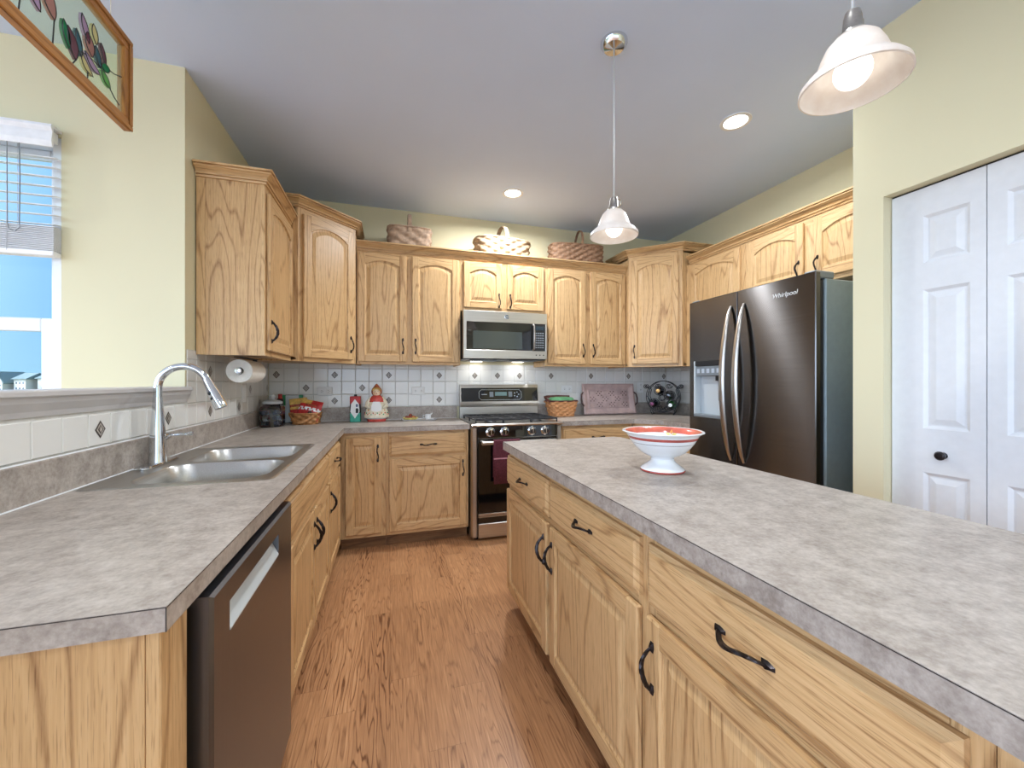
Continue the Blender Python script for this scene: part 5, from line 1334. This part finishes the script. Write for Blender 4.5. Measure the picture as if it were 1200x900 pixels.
for k in range(24):
    for j in range(9):
        x = -0.205 + 0.41 * k / 23; z = 0.082 + 0.15 * j / 8
        if (k + j) % 2: mb.box(x - 0.0045, x + 0.0045, 0.008, 0.0135, z - 0.005, z + 0.005, TRAYD if (k // 4 + j // 3) % 2 else TRAYW)
frame_pts = [(-0.218, 0.008, 0.071), (0.218, 0.008, 0.071), (0.218, 0.008, 0.243), (-0.218, 0.008, 0.243)]
mb.tube(frame_pts, 0.004, TRAYW, 6, closed=True)
mb.build('carving', T)
for s_ in (-1, 1):
    mb = MB(); mb.tube([(s_ * 0.292, -0.004, 0.085), (s_ * 0.316, -0.012, 0.11), (s_ * 0.322, -0.014, 0.155), (s_ * 0.316, -0.012, 0.20), (s_ * 0.292, -0.004, 0.225)], 0.008, TRAYD, 8); mb.build('handle', T)

# wine rack of black wire with four bottles
rcx, rcy, rcz = 2.665, 3.475, 1.098; RRZ = -PI / 4
T = thing('wine_rack', 'round black wire scroll wine rack on the corner counter', 'wine rack', (rcx, rcy, Z), RRZ)
hz0 = rcz - Z
mb = MB(); wr = 0.0038
for yy in (-0.055, 0.055):
    mb.tube([(0.158 * math.cos(2 * PI * k / 48), yy, hz0 + 0.158 * math.sin(2 * PI * k / 48)) for k in range(48)], wr, BLACK, 6, closed=True)
slots = [(-0.035, 0.060), (0.062, 0.012), (-0.092, -0.072), (0.080, -0.080)]
for sx, sz in slots + [(-0.01, -0.012)]:
    rr_ = 0.046 if (sx, sz) != (-0.01, -0.012) else 0.028
    for yy in (-0.05, 0.05): mb.tube([(sx + rr_ * math.cos(2 * PI * k / 24), yy, hz0 + sz + rr_ * math.sin(2 * PI * k / 24)) for k in range(24)], wr * .8, BLACK, 6, closed=True)
def spiral(cx, cz, r0, a0, turns, y, sg=1): return [(cx + r0 * (1 - 0.85 * k / 30) * math.cos(a0 + sg * 2 * PI * turns * k / 30), y, cz + r0 * (1 - 0.85 * k / 30) * math.sin(a0 + sg * 2 * PI * turns * k / 30)) for k in range(31)]
for s_ in (-1, 1):
    for yy in (-0.055, 0.055):
        mb.tube(spiral(s_ * 0.165, hz0 + 0.105, 0.024, PI if s_ > 0 else 0, 1.6, yy, s_), wr, BLACK, 6)
        mb.tube([(s_ * 0.142, yy, hz0 + 0.107), (s_ * 0.125, yy, hz0 + 0.07), (s_ * 0.14, yy, hz0 + 0.0), (s_ * 0.10, yy, hz0 - 0.09), (s_ * 0.115, yy, hz0 - 0.15), (s_ * 0.10, yy, 0.0045)], wr, BLACK, 6)
        mb.tube(spiral(s_ * 0.055, hz0 + 0.11, 0.03, 0 if s_ > 0 else PI, 1.2, yy, -s_), wr * .8, BLACK, 6)
        mb.tube(spiral(s_ * 0.03, hz0 - 0.115, 0.03, PI if s_ > 0 else 0, 1.2, yy, s_), wr * .8, BLACK, 6)
    mb.tube([(s_ * 0.10, -0.055, 0.0045), (s_ * 0.10, 0.055, 0.0045)], wr, BLACK, 6); mb.tube([(s_ * 0.157, -0.055, hz0), (s_ * 0.157, 0.055, hz0)], wr, BLACK, 6)
mb.tube([(0, -0.055, hz0 + 0.158), (0, 0.055, hz0 + 0.158)], wr, BLACK, 6); mb.build('wire_frame', T)
for (sx, sz), nm, mg, mf, mc in ((slots[0], 'wine bottle with gold foil, highest in the wire rack', WINEDK, GOLD, GOLD), (slots[1], 'dark wine bottle with navy foil at right of the wire rack', WINEDK, NAVY, WINEDK),
                             (slots[2], 'wine bottle with plum foil at lower left of the wire rack', WINEDK, WINEPK, WINEPK), (slots[3], 'green glass wine bottle at lower right of the wire rack', WINEGR, WINEGR, CERAMIC)):
    T = thing('wine_bottle', nm, 'bottle', (rcx + sx * math.cos(RRZ), rcy + sx * math.sin(RRZ), rcz + sz), RRZ)
    mb = MB(); mb.lathe([(0.0001, 0.165), (0.036, 0.165), (0.039, 0.155), (0.039, 0.0), (0.034, -0.03), (0.018, -0.062), (0.0155, -0.085), (0.0155, -0.10)], (0, 0, 0), mg, 24, axis='y', caps=(False, True)); mb.build('glass', T)
    mb = MB(); mb.lathe([(0.0165, -0.07), (0.017, -0.118), (0.018, -0.122), (0.018, -0.132), (0.0001, -0.133)], (0, 0, 0), mf, 20, axis='y', ms=[mf, mf, mf, mc]); mb.build('foil_cap', T)

# footed bowl on the island
T = thing('footed_bowl', 'white footed ceramic bowl with coral bands on the island', 'bowl', (0.985, 1.290, Z))
mb = MB()
rimw = [(1 + 0.012 * math.cos(k * 2 * PI / 64 * 7)) for k in range(64)]
prof = [(0.0001, 0.0, CORALD), (0.082, 0.0, CORALD), (0.086, 0.004, CORALD), (0.085, 0.008, CERAMIC), (0.078, 0.014, CERAMIC), (0.060, 0.026, CERAMIC), (0.046, 0.038, CERAMIC), (0.043, 0.048, CERAMIC), (0.050, 0.054, CERAMIC), (0.072, 0.062, CERAMIC), (0.092, 0.074, CERAMIC), (0.110, 0.090, CERAMIC), (0.1245, 0.1075, GREYLINE), (0.1255, 0.1092, CERAMIC), (0.134, 0.122, CORALD), (0.139, 0.132, CERAMIC), (0.144, 0.139, CERAMIC), (0.158, 0.146, CERAMIC), (0.162, 0.149, CERAMIC), (0.160, 0.152, CERAMIC), (0.150, 0.151, CORAL), (0.138, 0.144, CORAL), (0.130, 0.130, CERAMIC), (0.118, 0.108, CERAMIC), (0.09, 0.082, CERAMIC), (0.04, 0.064, CERAMIC), (0.0001, 0.062, CERAMIC)]
rings = []
for r, z, _ in prof:
    r *= (0.94 if z < 0.05 else 0.90)
    rings.append([((r * (rimw[k] if r > 0.125 else 1)) * math.cos(2 * PI * k / 64), (r * (rimw[k] if r > 0.125 else 1)) * math.sin(2 * PI * k / 64), z) for k in range(64)])
mb.loft(rings, CERAMIC, True, True, False, False, ms=[p[2] for p in prof])
mb.build('bowl_body', T)
mb = MB()
for fa in (0.62, 2.75, 4.9):
    for q in range(5):
        an = 2 * PI * q / 5 + 0.3; P = []
        for rr_, da in ((0.003, 0), (0.014, 0.5), (0.025, 0), (0.014, -0.5)):
            du, dv = rr_ * math.cos(an + da), rr_ * math.sin(an + da)      # around the wall / up the wall
            r = 0.1235 + dv * 0.50; z = 0.1195 + dv * 0.86 + 0.003; a_ = fa + du / 0.115
            P.append((r * 0.885 * math.cos(a_), r * 0.885 * math.sin(a_), z))
        mb.poly(P, ORANGEG if q % 2 else YELLOW)
mb.build('painted_flower', T)

# ------------------------------------------------------------------ paper towel
T = thing('paper_towel_holder', 'dark under-cabinet paper towel holder', 'towel holder', (-0.812, 2.735, ZU))
mb = MB(); mb.box(-0.02, 0.02, -0.15, 0.15, -0.006, -0.0005, DARKP, b=.002)
mb.box(-0.012, 0.012, 0.140, 0.150, -0.092, -0.004, DARKP, b=.003)
mb.build('bracket', T)
mb = MB(); mb.lathe([(0.0001, -0.158), (0.015, -0.157), (0.019, -0.152), (0.019, -0.146), (0.008, -0.143), (0.008, 0.145)], (0, 0, -0.080), CHROME, 20, axis='y'); mb.build('rod', T)
mb = MB(); mb.lathe([(0.021, -0.128), (0.064, -0.128), (0.066, -0.126), (0.066, 0.126), (0.064, 0.128), (0.021, 0.128), (0.021, -0.128)], (-0.812, 2.735, ZU - 0.080), PAPER, 40, axis='y')
mb.build('paper_towel_roll', None, label='white paper towel roll hung under the left wall cabinet', category='paper towel')

# ------------------------------------------------------------------ outdoors
mb = MB(); mb.box(-400, 300, 8, 420, -1.9, -1.7, GRASS); mb.build('ground', None, kind='structure')
mb = MB(); mb.box(-60, 60, -60, 7.9, -1.9, -1.7, GRASS); mb.build('ground', None, kind='structure')
def house(label, x0, x1, y, depth, ze, zp, zb, gable_front):
    T = thing('house', label, 'house', ((x0 + x1) / 2, y, zb)); w = (x1 - x0) / 2; e = ze - zb; p = zp - zb
    mb = MB()
    if gable_front: mb.prism([(-w, 0), (w, 0), (w, e), (0, p), (-w, e)], 'y', 0, depth, SIDING)
    else: mb.box(-w, w, 0, depth, 0, e, SIDING)
    wl_ = mb.build('wall', T)
    mb = MB()
    if gable_front:
        for s_ in (-1, 1): mb.prism([(s_ * (w + .6), e - .4), (s_ * (w + .6), e), (0, p + .4), (0, p)], 'y', -.4, depth + .4, SHINGLE)
    else: mb.prism([(-0.5, e - .1), (-0.5, e + .15), (depth / 2, p), (depth + .5, e + .15), (depth + .5, e - .1)], 'x', -w - .4, w + .4, SHINGLE)
    mb.build('roof', T)
    for k in range(3):
        for zz in (0.18, 0.62):
            xx = (-0.6 + 0.6 * k) * w
            mb = MB(); mb.box(xx - .16, xx + .16, -0.06, 0.02, e * zz, e * zz + .5, HWIN); mb.build('window', wl_)
house('white house with grey roof far outside, gable toward the left of the window view', -112.5, -110.2, 158, 9, 0.9, 3.9, -1.7, True)
house('white house with long grey roof far outside the window', -108.9, -106.2, 160, 9, 2.0, 4.0, -1.7, False)
house('white house at the right edge of the window view, far outside', -104.7, -99.5, 162, 10, 2.2, 4.3, -1.7, False)
mb = MB(); mb.tube([(-110, 152, -1.7), (-110.2, 152, 2), (-110.6, 152, 5.0), (-111.2, 152, 7.2)], 0.1, BARK, 6, rr=[.16, .12, .07, .03])
for (a_, c_) in (((-110.15, 152, 1.5), (-108.6, 152, 4.2)), ((-110.3, 152, 3), (-112, 152, 4.6)), ((-110.2, 152, 2.4), (-109.5, 152, 4.9))): mb.tube([a_, c_], 0.05, BARK, 5)
mb.build('bare_tree', None, label='thin bare tree in front of the far white houses', category='tree')
mb = MB()
for k in range(16): mb.sphere((-112.3 + random.uniform(-.9, .5), 150 + random.uniform(-.4, .4), -1.2 + random.uniform(0, 1.2)), random.uniform(.3, .5), LEAFG, 8, 6)
mb.build('garden_shrub', None, label='dark green shrub at the far left outside the window', category='shrub')
